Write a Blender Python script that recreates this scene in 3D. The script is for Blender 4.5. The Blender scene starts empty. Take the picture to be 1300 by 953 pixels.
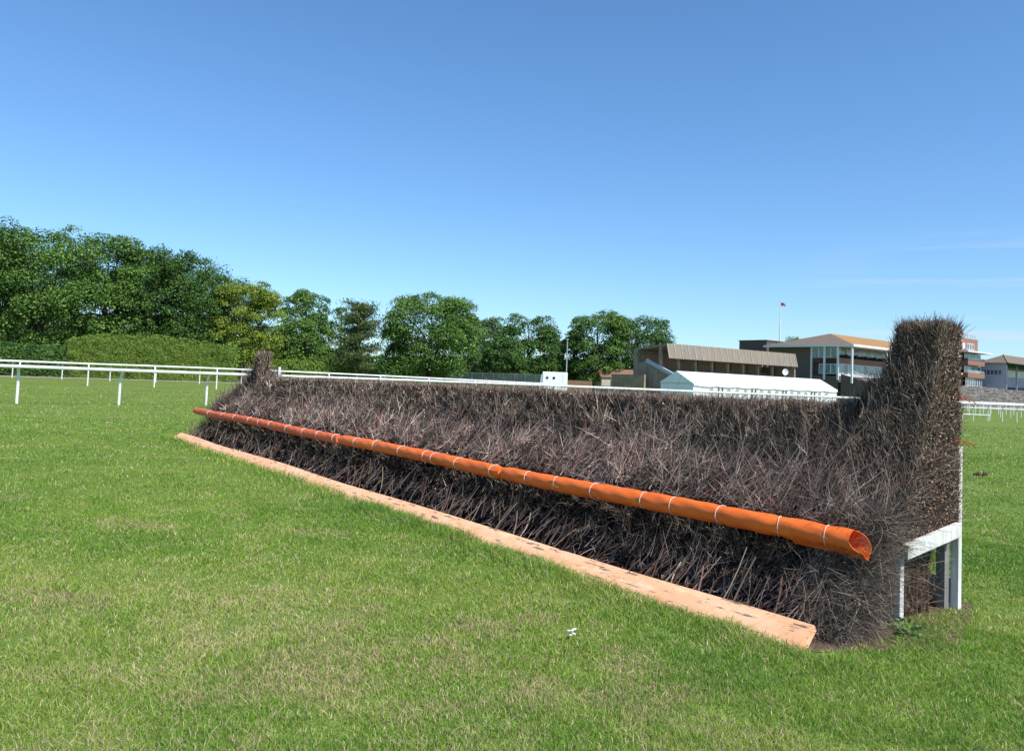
import bpy, bmesh, math, random
import numpy as np
from mathutils import Vector, Matrix
R = math.radians
rng = np.random.default_rng(7)
random.seed(7)
sc = bpy.context.scene
col = sc.collection

# ---------------------------------------------------------------- camera
F = 991.0; EYE = 1.5
rho = math.atan(0.0395); pitch = math.atan(51.65/F)
fw = Vector((0, math.cos(pitch), math.sin(pitch)))
r0 = Vector((1, 0, 0)); u0 = Vector((0, -math.sin(pitch), math.cos(pitch)))
rt = r0*math.cos(rho) + u0*math.sin(rho)
up = -r0*math.sin(rho) + u0*math.cos(rho)
cd = bpy.data.cameras.new('camera'); cam = bpy.data.objects.new('camera', cd); col.objects.link(cam)
cd.sensor_width = 36; cd.lens = 36*F/1300; cd.shift_y = -44.0/1300
cd.clip_start = 0.1; cd.clip_end = 9000
M3 = Matrix((rt, up, -fw)).transposed()
cam.matrix_world = Matrix.Translation((0, 0, EYE)) @ M3.to_4x4()
sc.camera = cam
# ---------------------------------------------------------------- light
SX, SY = 0.70, -0.714; ELEV = 51
w = bpy.data.worlds.new('World'); sc.world = w; w.use_nodes = True
nt = w.node_tree; N = nt.nodes; L = nt.links
bg = N['Background']
sky = N.new('ShaderNodeTexSky'); sky.sky_type = 'NISHITA'; sky.sun_disc = False
sky.sun_elevation = R(ELEV); sky.sun_rotation = math.atan2(SX, SY)
sky.air_density = 1.0; sky.dust_density = 0.25; sky.ozone_density = 3.0; sky.altitude = 50
# thin cirrus, laid out on the real sky directions
tc = N.new('ShaderNodeTexCoord')
sep = N.new('ShaderNodeSeparateXYZ'); L.new(tc.outputs['Generated'], sep.inputs[0])
mp = N.new('ShaderNodeMapping'); mp.inputs['Scale'].default_value = (1.6, 1.6, 22); mp.inputs['Rotation'].default_value = (R(1.5), R(-5), 0)
L.new(tc.outputs['Generated'], mp.inputs[0])
ns = N.new('ShaderNodeTexNoise'); ns.inputs['Scale'].default_value = 2.6; ns.inputs['Detail'].default_value = 6; ns.inputs['Roughness'].default_value = .55
ns.inputs['Distortion'].default_value = .4
L.new(mp.outputs[0], ns.inputs['Vector'])
cr = N.new('ShaderNodeMapRange'); cr.inputs[1].default_value = .47; cr.inputs[2].default_value = .72; L.new(ns.outputs[0], cr.inputs[0])
mx = N.new('ShaderNodeMapRange'); mx.inputs[1].default_value = .30; mx.inputs[2].default_value = .52; L.new(sep.outputs[0], mx.inputs[0])
mz = N.new('ShaderNodeMapRange'); mz.inputs[1].default_value = .20; mz.inputs[2].default_value = .08; L.new(sep.outputs[2], mz.inputs[0])
m1 = N.new('ShaderNodeMath'); m1.operation = 'MULTIPLY'; L.new(cr.outputs[0], m1.inputs[0]); L.new(mx.outputs[0], m1.inputs[1])
m2 = N.new('ShaderNodeMath'); m2.operation = 'MULTIPLY'; L.new(m1.outputs[0], m2.inputs[0]); L.new(mz.outputs[0], m2.inputs[1])
hs = N.new('ShaderNodeHueSaturation'); hs.inputs['Saturation'].default_value = 1.0; hs.inputs['Hue'].default_value = .5
L.new(sky.outputs[0], hs.inputs['Color'])
tz = N.new('ShaderNodeMapRange'); tz.inputs[1].default_value = 0; tz.inputs[2].default_value = .55; L.new(sep.outputs[2], tz.inputs[0])
rp = N.new('ShaderNodeValToRGB'); e = rp.color_ramp.elements; e[0].color = (.84, 1.06, 1.26, 1); e[1].color = (.84, 1.15, 1.38, 1); e[1].position = .6
L.new(tz.outputs[0], rp.inputs[0])
tint = N.new('ShaderNodeMixRGB'); tint.blend_type = 'MULTIPLY'; tint.inputs[0].default_value = 1; L.new(hs.outputs[0], tint.inputs[1]); L.new(rp.outputs[0], tint.inputs[2])
mix = N.new('ShaderNodeMixRGB'); mix.inputs[2].default_value = (5.2, 6.0, 7.0, 1)
L.new(m2.outputs[0], mix.inputs[0]); L.new(tint.outputs[0], mix.inputs[1]); L.new(mix.outputs[0], bg.inputs[0])
bg.inputs[1].default_value = 0.10
sd = bpy.data.lights.new('sun', 'SUN'); sun = bpy.data.objects.new('sun', sd); col.objects.link(sun)
sd.energy = 4.3; sd.angle = R(.53); sd.color = (1, .95, .87)
sv = Vector((SX*math.cos(R(ELEV)), SY*math.cos(R(ELEV)), math.sin(R(ELEV))))
sun.rotation_euler = sv.to_track_quat('Z', 'Y').to_euler()
sc.view_settings.view_transform = 'Standard'; sc.view_settings.look = 'None'
sc.view_settings.exposure = 0.44; sc.view_settings.gamma = 1

# ---------------------------------------------------------------- helpers
def ray(px, py): return fw + rt*((px-650)/F) - up*((py-432.5)/F)
def ground(px, py, z=0.0):
    d = ray(px, py); t = (z-EYE)/d.z; return Vector((0, 0, EYE)) + d*t
def at(px, py, Y):
    d = ray(px, py); return Vector((0, 0, EYE)) + d*(Y/d.y)
def hor(px): return 458.5 + .0395*px
def gp(px, Y, z=0.0):      # ground-plan point seen in pixel column px near the horizon at depth Y
    p = at(px, hor(px), Y); return Vector((p.x, p.y, z))
def sm(a, b, x):
    t = np.clip((x-a)/(b-a), 0, 1); return t*t*(3-2*t)
def gz(x, y):
    return .25*sm(33, 52, y)*sm(18, -20, x)

def tag(o, label=None, cat=None, group=None, kind=None):
    if label: o['label'] = label
    if cat: o['category'] = cat
    if group: o['group'] = group
    if kind: o['kind'] = kind
    return o
def empty(name, loc=(0, 0, 0), rz=0, label=None, cat=None, group=None):
    o = bpy.data.objects.new(name, None); col.objects.link(o); o.location = loc; o.rotation_euler = (0, 0, rz)
    o.empty_display_size = .3
    return tag(o, label, cat, group)
def link(name, me, parent=None):
    o = bpy.data.objects.new(name, me); col.objects.link(o)
    if parent: o.parent = parent
    return o

def mat(name, color, rough=.8, spec=.3, metal=0, noise=0, nscale=5, col2=None, bump=0, bscale=30, attr=False, transl=0, trcol=None, stretch=None, detail=5):
    m = bpy.data.materials.new(name); m.use_nodes = True
    n = m.node_tree.nodes; l = m.node_tree.links; b = n['Principled BSDF']
    b.inputs['Roughness'].default_value = rough; b.inputs['Specular IOR Level'].default_value = spec; b.inputs['Metallic'].default_value = metal
    c = (*color, 1)
    b.inputs['Base Color'].default_value = c
    out = None
    tcn = n.new('ShaderNodeTexCoord'); src = tcn.outputs['Object']
    if stretch:
        mpn = n.new('ShaderNodeMapping'); mpn.inputs['Scale'].default_value = stretch; l.new(src, mpn.inputs[0]); src = mpn.outputs[0]
    if attr:
        a = n.new('ShaderNodeAttribute'); a.attribute_name = 'Col'; out = a.outputs['Color']
    elif noise or col2:
        t = n.new('ShaderNodeTexNoise'); t.inputs['Scale'].default_value = nscale; t.inputs['Detail'].default_value = detail; t.inputs['Roughness'].default_value = .65
        l.new(src, t.inputs['Vector'])
        mr = n.new('ShaderNodeMapRange'); mr.inputs[1].default_value = .38; mr.inputs[2].default_value = .64; l.new(t.outputs[0], mr.inputs[0])
        mm = n.new('ShaderNodeMixRGB'); l.new(mr.outputs[0], mm.inputs[0]); mm.inputs[1].default_value = c
        mm.inputs[2].default_value = (*(col2 or [x*(1-noise) for x in color]), 1)
        out = mm.outputs[0]
    if out: l.new(out, b.inputs['Base Color'])
    if bump:
        t2 = n.new('ShaderNodeTexNoise'); t2.inputs['Scale'].default_value = bscale; t2.inputs['Detail'].default_value = 4; l.new(src, t2.inputs['Vector'])
        bp = n.new('ShaderNodeBump'); bp.inputs['Strength'].default_value = bump; bp.inputs['Distance'].default_value = .02
        l.new(t2.outputs[0], bp.inputs['Height']); l.new(bp.outputs[0], b.inputs['Normal'])
    if transl:
        tr = n.new('ShaderNodeBsdfTranslucent'); ms = n.new('ShaderNodeMixShader'); ms.inputs[0].default_value = transl
        if out: l.new(out, tr.inputs[0])
        else: tr.inputs[0].default_value = c
        l.new(b.outputs[0], ms.inputs[1]); l.new(tr.outputs[0], ms.inputs[2]); l.new(ms.outputs[0], n['Material Output'].inputs[0])
    return m

def np_mesh(name, V, quads=None, tris=None, cols=None, mats=(), parent=None, smooth=False):
    """V (n,3); quads (q,4); tris (t,3); cols (n,3) vertex colour"""
    me = bpy.data.meshes.new(name)
    nv = len(V); q = 0 if quads is None else len(quads); t = 0 if tris is None else len(tris)
    me.vertices.add(nv); me.vertices.foreach_set('co', np.ascontiguousarray(V, dtype=np.float32).ravel())
    li = []
    if q: li.append(np.asarray(quads, dtype=np.int32).ravel())
    if t: li.append(np.asarray(tris, dtype=np.int32).ravel())
    li = np.concatenate(li); me.loops.add(len(li)); me.loops.foreach_set('vertex_index', li)
    me.polygons.add(q+t)
    st = np.concatenate([np.arange(q)*4, q*4+np.arange(t)*3]).astype(np.int32)
    me.polygons.foreach_set('loop_start', st)
    if smooth: me.polygons.foreach_set('use_smooth', np.ones(q+t, dtype=bool))
    me.update(calc_edges=True)
    if cols is not None:
        a = me.color_attributes.new('Col', 'FLOAT_COLOR', 'POINT')
        a.data.foreach_set('color', np.concatenate([cols, np.ones((nv, 1))], 1).astype(np.float32).ravel())
    for m in mats: me.materials.append(m)
    return link(name, me, parent)

class MB:
    def __init__(s): s.v = []; s.f = []
    def box(s, x0, y0, z0, x1, y1, z1):
        b = len(s.v)
        s.v += [(x0,y0,z0),(x1,y0,z0),(x1,y1,z0),(x0,y1,z0),(x0,y0,z1),(x1,y0,z1),(x1,y1,z1),(x0,y1,z1)]
        s.f += [tuple(b+i for i in q) for q in ((0,3,2,1),(4,5,6,7),(0,1,5,4),(1,2,6,5),(2,3,7,6),(3,0,4,7))]; return s
    def prism(s, poly, ax, a0, a1):
        """poly: list of 2D points in the plane normal to axis ax ('x': (y,z), 'y': (x,z), 'z': (x,y))"""
        b = len(s.v); n = len(poly)
        for a in (a0, a1):
            for p in poly:
                s.v.append({'x': (a, p[0], p[1]), 'y': (p[0], a, p[1]), 'z': (p[0], p[1], a)}[ax])
        s.f.append(tuple(range(b, b+n))[::-1]); s.f.append(tuple(range(b+n, b+2*n)))
        for i in range(n):
            j = (i+1) % n; s.f.append((b+i, b+j, b+n+j, b+n+i))
        return s
    def bar(s, p, q, r, n=8, r2=None, cap=True):
        p = Vector(p); q = Vector(q); d = (q-p).normalized()
        a = d.orthogonal().normalized(); c = d.cross(a); b = len(s.v); r2 = r if r2 is None else r2
        for P, rr in ((p, r), (q, r2)):
            for i in range(n):
                t = 2*math.pi*(i+.5)/n; s.v.append(tuple(P + (a*math.cos(t)+c*math.sin(t))*rr))
        for i in range(n):
            j = (i+1) % n; s.f.append((b+i, b+j, b+n+j, b+n+i))
        if cap: s.f.append(tuple(range(b, b+n))[::-1]); s.f.append(tuple(range(b+n, b+2*n)))
        return s
    def tube(s, pts, rad, n=8):
        pts = [Vector(p) for p in pts]; b = len(s.v); m = len(pts)
        rad = rad if hasattr(rad, '__len__') else [rad]*m
        ref = None
        for k, p in enumerate(pts):
            d = (pts[min(k+1, m-1)]-pts[max(k-1, 0)]).normalized()
            ref = d.orthogonal().normalized() if ref is None else (ref - d*ref.dot(d)).normalized()
            c = d.cross(ref)
            for i in range(n):
                t = 2*math.pi*i/n; s.v.append(tuple(p + (ref*math.cos(t)+c*math.sin(t))*rad[k]))
        for k in range(m-1):
            for i in range(n):
                j = (i+1) % n; s.f.append((b+k*n+i, b+k*n+j, b+(k+1)*n+j, b+(k+1)*n+i))
        s.f.append(tuple(range(b, b+n))[::-1]); s.f.append(tuple(range(b+(m-1)*n, b+m*n)))
        return s
    def face(s, *pts):
        b = len(s.v); s.v += [tuple(p) for p in pts]; s.f.append(tuple(range(b, b+len(pts)))); return s
    def build(s, name, m, parent=None, smooth=False, bevel=0):
        me = bpy.data.meshes.new(name); me.from_pydata(s.v, [], s.f); me.update()
        bm = bmesh.new(); bm.from_mesh(me); bmesh.ops.recalc_face_normals(bm, faces=bm.faces)
        if bevel: bmesh.ops.bevel(bm, geom=bm.edges[:], offset=bevel, segments=2, affect='EDGES', profile=.6)
        bm.to_mesh(me); bm.free()
        if smooth:
            for p in me.polygons: p.use_smooth = True
            me.set_sharp_from_angle(angle=R(40))
        me.materials.append(m); return link(name, me, parent)

def vnoise(x, y, seed=0):
    """smooth value noise on numpy arrays, 0..1"""
    g = np.random.default_rng(seed).random((64, 64))
    xi = np.floor(x).astype(int); yi = np.floor(y).astype(int); fx = x-xi; fy = y-yi
    fx = fx*fx*(3-2*fx); fy = fy*fy*(3-2*fy)
    a = g[xi % 64, yi % 64]; b = g[(xi+1) % 64, yi % 64]; c = g[xi % 64, (yi+1) % 64]; d = g[(xi+1) % 64, (yi+1) % 64]
    return (a*(1-fx)+b*fx)*(1-fy)+(c*(1-fx)+d*fx)*fy
def fbm(x, y, seed=0):
    return (vnoise(x, y, seed)+.5*vnoise(x*2.1+3, y*2.1+7, seed+1)+.25*vnoise(x*4.3, y*4.3, seed+2))/1.75
def unit(a): return a/np.maximum(np.linalg.norm(a, axis=1, keepdims=True), 1e-9)

def twigs(P, D, Ln, Rr, bend, cols, nseg=2, taper=.35):
    """many thin three-sided tubes.  P,D,bend (n,3); Ln,Rr (n)"""
    n = len(P); D = unit(D)
    ref = np.where(np.abs(D[:, 2:3]) < .9, np.array([[0, 0, 1.]]), np.array([[1., 0, 0]]))
    A = unit(np.cross(D, ref)); B = np.cross(D, A)
    V = np.zeros((n, nseg+1, 3, 3))
    for k in range(nseg+1):
        t = k/nseg; c = P + D*(Ln*t)[:, None] + bend*(t*t*Ln)[:, None]
        r = Rr*(1-(1-taper)*t)
        for i in range(3):
            th = 2*math.pi*i/3
            V[:, k, i] = c + (A*math.cos(th)+B*math.sin(th))*r[:, None]
    base = (np.arange(n)*(nseg+1)*3)[:, None]
    q = []
    for k in range(nseg):
        for i in range(3):
            j = (i+1) % 3; q.append([k*3+i, k*3+j, (k+1)*3+j, (k+1)*3+i])
    q = np.array(q); Q = (base[:, :, None] + q[None]).reshape(-1, 4)
    C = np.repeat(cols, (nseg+1)*3, axis=0)
    return V.reshape(-1, 3), Q, C
def leaves(P, size, cols, Nrm=None, aspect=.7, flat=0.0):
    """quads (slightly folded diamond) at P with random orientation"""
    n = len(P)
    a = unit(rng.normal(size=(n, 3)))
    if Nrm is not None:
        nn = unit(Nrm + rng.normal(size=(n, 3))*flat); a = unit(np.cross(nn, a)); b = np.cross(nn, a)
    else:
        b = unit(np.cross(a, rng.normal(size=(n, 3))))
    s = np.asarray(size).reshape(-1, 1)*np.ones((n, 1)); a = a*s*.5; b = b*s*.5*aspect
    V = np.stack([P-a, P-b+a*.15, P+a, P+b+a*.15], 1).reshape(-1, 3)
    Q = np.arange(n*4).reshape(-1, 4)
    return V, Q, np.repeat(cols, 4, axis=0)
def cat(parts):
    V = []; Q = []; C = []; o = 0
    for v, q, c in parts: V.append(v); Q.append(q+o); C.append(c); o += len(v)
    return np.concatenate(V), np.concatenate(Q), np.concatenate(C)

# ---------------------------------------------------------------- materials
M = {}
M['white'] = mat('white_plastic', (.8, .8, .8), .45, .4, noise=.12, nscale=3)
M['brush'] = mat('birch_twigs', (.1, .08, .07), .8, .25, attr=True)
M['core'] = mat('packed_birch_shade', (.012, .009, .008), .95, .1, noise=.6, nscale=25, bump=1, bscale=60)
M['white_wood'] = mat('weathered_white_wood', (.74, .74, .71), .8, .2, nscale=9, col2=(.48, .46, .41), bump=.5, bscale=40, stretch=(1, 1, .25))
M['grey_wood'] = mat('grey_wood', (.26, .25, .24), .85, .2, noise=.4, nscale=10, bump=.5, stretch=(1, 1, .2))
M['leaf'] = mat('foliage', (.05, .09, .02), .6, .25, attr=True, transl=.2)
M['bark'] = mat('bark', (.10, .08, .06), .9, .2, noise=.4, nscale=6, bump=.6)

# ---------------------------------------------------------------- ground
def ground_mat():
    m = bpy.data.materials.new('mown_turf'); m.use_nodes = True
    n = m.node_tree.nodes; l = m.node_tree.links; b = n['Principled BSDF']; b.inputs['Roughness'].default_value = .9; b.inputs['Specular IOR Level'].default_value = .1
    g = n.new('ShaderNodeNewGeometry')
    def noise(scale, det=4, stretch=None):
        t = n.new('ShaderNodeTexNoise'); t.inputs['Scale'].default_value = scale; t.inputs['Detail'].default_value = det; t.inputs['Roughness'].default_value = .65
        src = g.outputs['Position']
        if stretch:
            mp = n.new('ShaderNodeMapping'); mp.inputs['Scale'].default_value = stretch; mp.inputs['Rotation'].default_value = (0, 0, R(6)); l.new(src, mp.inputs[0]); src = mp.outputs[0]
        l.new(src, t.inputs['Vector']); return t.outputs[0]
    def mixc(fac, a, c2, lo, hi):
        mr = n.new('ShaderNodeMapRange'); mr.inputs[1].default_value = lo; mr.inputs[2].default_value = hi; l.new(fac, mr.inputs[0])
        mm = n.new('ShaderNodeMixRGB'); l.new(mr.outputs[0], mm.inputs[0])
        if isinstance(a, tuple): mm.inputs[1].default_value = (*a, 1)
        else: l.new(a, mm.inputs[1])
        mm.inputs[2].default_value = (*c2, 1); return mm.outputs[0]
    c = mixc(noise(.35, 5), (.15, .235, .040), (.21, .275, .055), .4, .62)
    c = mixc(noise(1, 4, (.06, .55, 1)), c, (.175, .245, .050), .48, .60)
    c = mixc(noise(1, 5, (.12, 1.6, 1)), c, (.30, .31, .12), .60, .78)
    c = mixc(noise(14, 4), c, (.11, .17, .03), .5, .72)
    c = mixc(noise(45, 5), c, (.34, .34, .13), .54, .70)
    c = mixc(noise(110, 3), c, (.07, .10, .02), .5, .6)
    c = mixc(noise(1.6, 6), c, (.38, .36, .16), .62, .75)
    l.new(c, b.inputs['Base Color'])
    t = n.new('ShaderNodeTexNoise'); t.inputs['Scale'].default_value = 30; t.inputs['Detail'].default_value = 5; l.new(g.outputs['Position'], t.inputs['Vector'])
    bp = n.new('ShaderNodeBump'); bp.inputs['Strength'].default_value = .8; bp.inputs['Distance'].default_value = .04
    l.new(t.outputs[0], bp.inputs['Height']); l.new(bp.outputs[0], b.inputs['Normal'])
    return m
M['turf'] = ground_mat()
ys = np.concatenate([np.array([-60, -20, 0]), np.linspace(2, 100, 50), np.array([120, 160, 240, 400, 800, 1600, 4000])])
xs = np.concatenate([-np.array([4000, 1500, 600, 300, 160, 100, 70])[:], np.linspace(-50, 50, 41), np.array([70, 100, 160, 300, 600, 1500, 4000])])
GX, GY = np.meshgrid(xs, ys); GZ = gz(GX, GY)
V = np.stack([GX, GY, GZ], -1).reshape(-1, 3); nx = len(xs); ny = len(ys)
i = np.arange(nx-1); j = np.arange(ny-1); II, JJ = np.meshgrid(i, j); b = (JJ*nx+II).ravel()
grd = np_mesh('ground', V, np.stack([b, b+1, b+nx+1, b+nx], 1), mats=[M['turf']], smooth=True); tag(grd, kind='structure')

# ---------------------------------------------------------------- fence frame of reference
O = ground(1012, 829); E2 = ground(217, 556)
du = (E2-O); FL = du.length; du.normalize(); dv = Vector((du.y, -du.x, 0))     # dv points away from camera
if dv.dot(Vector((1, 1, 0))) < 0: dv = -dv
frz = math.atan2(dv.y, dv.x)            # local x = v (across), local y = u (along)
print('fence', O, E2, FL, du, dv, frz)
O.z = 0
fence = empty('steeplechase_fence', O, frz, 'long brown birch brush fence with an orange padded roll and orange toe board', 'fence')

# surface of the brush: for distance u along the fence and height fraction
UEND = 14.9
def top_h(u):
    t = 1.405 - .045*u/14 + (fbm(u*1.7, u*0+2, 77)-.5)*.05
    near = sm(.66, .12, u); far = 0*u
    shoulder = .05*sm(.8, .35, u)
    return t + shoulder*(1-near) + near*(1.93-t) + far
def front_v(u, z):
    """distance across the fence of the front face at height z (the sloping apron, then the upright top)"""
    zz = np.array([0, .07, .2, .34, .5, .64, .8, .90, .98, 1.14, 1.45, 2.1]); vv = np.array([.26, .48, .70, .78, .74, .76, 1.0, 1.16, 1.28, 1.37, 1.50, 1.54])
    v = np.interp(z, zz, vv)
    endf = sm(.55, .0, u)*.22*sm(.0, .6, z)*sm(1.7, .9, z)      # the end bulges back a little
    farlean = sm(13.0, 15.0, u)*.25*sm(1.5, .3, z)
    wob = (fbm(u*2.2+9, z*3.0, 3)-.5)*.14 + (fbm(u*9, z*7, 6)-.5)*.10
    return v + endf*.6 + wob*sm(0, .3, z) + farlean*0
def back_v(u): return 1.90 - .12*sm(.9, 1.3, u)*sm(14.2, 13.6, u)
def u_max(z): return np.interp(z, [0, .6, 1.3, 1.9], [15.15, 14.95, 14.65, 14.45])
def u_min(v, z):
    """near end face: flush with the frame above .5 m, tucked behind the posts below it; in front of the frame it follows the board"""
    return -.04 + (fbm(v*6, z*6, 21)-.5)*.09 + .05*sm(.5, .3, z)

# solid packed inside, near black to paint the shade between twigs
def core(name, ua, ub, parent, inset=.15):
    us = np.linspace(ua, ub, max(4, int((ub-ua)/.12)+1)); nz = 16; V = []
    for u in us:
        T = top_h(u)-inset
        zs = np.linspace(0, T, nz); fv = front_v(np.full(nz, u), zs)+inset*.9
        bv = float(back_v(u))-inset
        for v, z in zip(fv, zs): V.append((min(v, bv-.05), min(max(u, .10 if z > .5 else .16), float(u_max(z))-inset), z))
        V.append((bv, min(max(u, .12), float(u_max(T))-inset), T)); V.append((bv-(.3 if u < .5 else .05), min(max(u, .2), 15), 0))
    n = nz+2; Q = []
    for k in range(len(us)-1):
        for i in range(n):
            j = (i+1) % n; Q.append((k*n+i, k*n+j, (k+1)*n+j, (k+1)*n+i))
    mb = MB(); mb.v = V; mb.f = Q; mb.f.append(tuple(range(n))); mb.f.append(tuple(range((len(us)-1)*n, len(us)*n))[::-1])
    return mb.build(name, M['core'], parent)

def pick(n, table):
    """random colours from a table of (weight, rgb) with brightness jitter"""
    wts = np.array([t[0] for t in table]); cs = np.array([t[1] for t in table])
    k = rng.choice(len(table), n, p=wts/wts.sum())
    return cs[k]*(rng.uniform(.6, 1.45, (n, 1)))
TW = [(5, (.150, .122, .104)), (3, (.29, .24, .205)), (1.2, (.21, .12, .09)), (2.2, (.55, .47, .39)), (5, (.045, .035, .030))]
TWD = [(5, (.10, .078, .064)), (3, (.26, .21, .175)), (1.0, (.45, .36, .28)), (6, (.028, .021, .018))]  # darker twig colours, shade of the recesses put into them
TWT = [(4, (.165, .122, .098)), (2.5, (.32, .24, .19)), (3, (.055, .040, .033)), (1.5, (.50, .39, .29))]
LV = [(3, (.20, .13, .085)), (2, (.36, .26, .18)), (4, (.08, .05, .038)), (1, (.50, .40, .30)), (1, (.19, .08, .045))]
def samp_u(n, a=0.0, b=UEND):
    """positions along the fence, as many per screen area near and far (density ~ 1/d^1.5)"""
    d0 = 5.2; t = rng.random(n); p = -.45
    lo = (d0+a)**p; hi = (d0+b)**p
    return (lo+(hi-lo)*t)**(1/p)-d0
def wid(u): return (5.2+u)/5.2

def add_zone(parts, n, zlo, zhi, length, rad, lift, spread, table, a=0.0, b=UEND, dirslope=1.0, nseg=2, depth=.10, bend=.18, lean=0.0, forks=0):
    """twigs lying on the front face between heights zlo and zhi (fractions of local top), pointing up the face"""
    u = samp_u(n, a, b); T = top_h(u); zf = rng.uniform(0, 1, n); z = np.minimum(zlo+(zhi-zlo)*zf, T)
    v = front_v(u, z) + rng.uniform(-.02, depth, n)*1.0
    z2 = z+.05; sl = (front_v(u, z2)-front_v(u, z))/.05
    D = np.stack([sl*dirslope-lift, np.full(n, lean), np.ones(n)], 1); D = unit(D) + rng.normal(size=(n, 3))*np.array([spread*.6, spread, spread*.5])
    D[:, 1] += (fbm(u*2.6, z*4+3, 17)-.5)*1.5; D[:, 0] -= np.maximum(fbm(u*3.3, z*5, 19)-.55, 0)*1.6
    rnd = rng.random(n) < .28; D[rnd] = rng.normal(size=(rnd.sum(), 3))*np.array([.35, 1, .8])
    Ln = length*rng.uniform(.5, 1.3, n); Ln = np.minimum(Ln, np.maximum((T+.0-z), .035)*1.1)
    keep = (u < u_max(z)-.02)
    rr = rad*rng.uniform(.6, 1.3, n)*wid(u)
    bd = rng.normal(size=(n, 3))*bend
    P = np.stack([v, u, z], 1)
    # keep the twig roots behind the near end frame plane
    cl = fbm(u*3.0+z*1.5, z*1.2+5, 12)   # clumps
    c = pick(n, table)*(0.35+1.3*cl)[:, None]; Ln = np.where(rnd, Ln*.5, Ln)
    k = keep
    P, D, Ln, rr, bd, c = P[k], unit(D[k]), Ln[k], rr[k], bd[k], c[k]
    parts.append(twigs(P, D, Ln, rr, bd, c, nseg))
    for q in range(forks):
        m = rng.random(len(P)) < .75; t = rng.uniform(.15, .75, m.sum())
        Q0 = P[m]+D[m]*(Ln[m]*t)[:, None]+bd[m]*(t*t*Ln[m])[:, None]
        D2 = unit(D[m]+bd[m]*t[:, None])*.75+rng.normal(size=(m.sum(), 3))*.42
        L2 = Ln[m]*rng.uniform(.25, .6, m.sum()); Tm = top_h(Q0[:, 1]); L2 = np.minimum(L2, np.maximum(Tm-Q0[:, 2], .03)*1.1)
        parts.append(twigs(Q0, D2, L2, rr[m]*.7, rng.normal(size=(m.sum(), 3))*.3, c[m]*rng.uniform(.8, 1.3, (m.sum(), 1)), 1))

def add_leaves(parts, n, zlo, zhi, size, a=0.0, b=UEND, out=.02):
    u = samp_u(n, a, b); T = top_h(u); z = rng.uniform(zlo, zhi, n); z = np.minimum(z, T*1.0)
    v = front_v(u, z) + rng.uniform(-out, .08, n); k = u < u_max(z)
    P = np.stack([v, u, z], 1)[k]
    parts.append(leaves(P, size*rng.uniform(.5, 1.4, len(P))*wid(P[:, 1]), pick(len(P), LV)))

A0, B0 = .55, 13.9
# ---- main brush
pt = []
add_zone(pt, 8000, .02, .42, .15, .0022, .05, .60, TWD, .0, UEND, bend=.6, lean=-.45, depth=.14, forks=3)           # fine tangle below the roll, coloured darker for the shade there
add_zone(pt, 11500, .60, 1.10, .25, .0026, .14, .34, TW, 0, UEND, bend=.35, lean=-.40, depth=.20, forks=3)         # apron
add_zone(pt, 5000, .60, 1.12, .15, .0018, .25, .8, TW, 0, UEND, bend=.9, lean=-.1, depth=.03, forks=2)         # curly surface tangle
add_zone(pt, 22000, .95, 1.40, .10, .0024, .03, .28, TWT, A0, B0, bend=.3, depth=.14, lean=-.12, forks=1)           # upright top band
add_zone(pt, 13000, 1.02, 1.40, .06, .0026, .15, .45, TWT, A0, B0, bend=.4, depth=.03)
add_zone(pt, 1500, .60, .92, .40, .0034, .14, .12, [(3, (.27, .165, .14)), (2, (.42, .33, .28)), (1, (.22, .10, .08))], 0.05, UEND, bend=.10, lean=-.45, forks=3)   # long stems above the roll
# top surface bristle
n = 42000; u = samp_u(n, A0-.15, B0+.1); T = top_h(u); v = rng.uniform(0, 1, n); fv = front_v(u, T); v = fv+.0+(back_v(u)-fv)*v
D = rng.normal(size=(n, 3))*np.array([.22, .28, .05])+np.array([0, 0, 1]); Ln = rng.uniform(.08, .2, n)
P = np.stack([v, u, T-Ln+.005+(fbm(u*6, v*6, 5)-.5)*.05+rng.exponential(.010, n)], 1)
pt.append(twigs(P, D, Ln, .0017*wid(u)*rng.uniform(.6, 1.3, n), rng.normal(size=(n, 3))*.15, pick(n, TWT), 1))
add_leaves(pt, 30000, 1.0, 1.45, .0125, A0, B0)
add_leaves(pt, 9000, .05, 1.05, .010, 0, UEND)
n = 15000; z = rng.uniform(.5, 1.6, n); f0 = front_v(np.zeros(n), z)+.05; v = f0+rng.random(n)*(1.87-f0)
pt.append(leaves(np.stack([v, u_min(v, z)+rng.uniform(-.02, .06, n), z], 1), .015*rng.uniform(.5, 1.35, n), pick(n, LV)))

# back face, so that it reads as brush from the other side
n = 14000; u = samp_u(n, .6, B0); T = top_h(u); z = rng.uniform(0, 1, n)*T*.9
P = np.stack([back_v(u)-rng.uniform(0, .08, n), np.minimum(u, u_max(z)-.05), z], 1); D = rng.normal(size=(n, 3))*.2+np.array([.0, 0, 1])
pt.append(twigs(P, D, np.minimum(.2, T-z+.02), .003*wid(u), rng.normal(size=(n, 3))*.2, pick(n, TW), 1))
# far end face
n = 9000; z = rng.uniform(0, 1.3, n); u = u_max(z); v = front_v(u, z)+rng.uniform(0, 1, n)*(1.95-front_v(u, z))
D = rng.normal(size=(n, 3))*.35+np.array([.25, .1, 1]); pt.append(twigs(np.stack([v, u-rng.uniform(0, .1, n), z], 1), D, np.full(n, .28), np.full(n, .005), rng.normal(size=(n, 3))*.3, pick(n, TW), 1))
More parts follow.
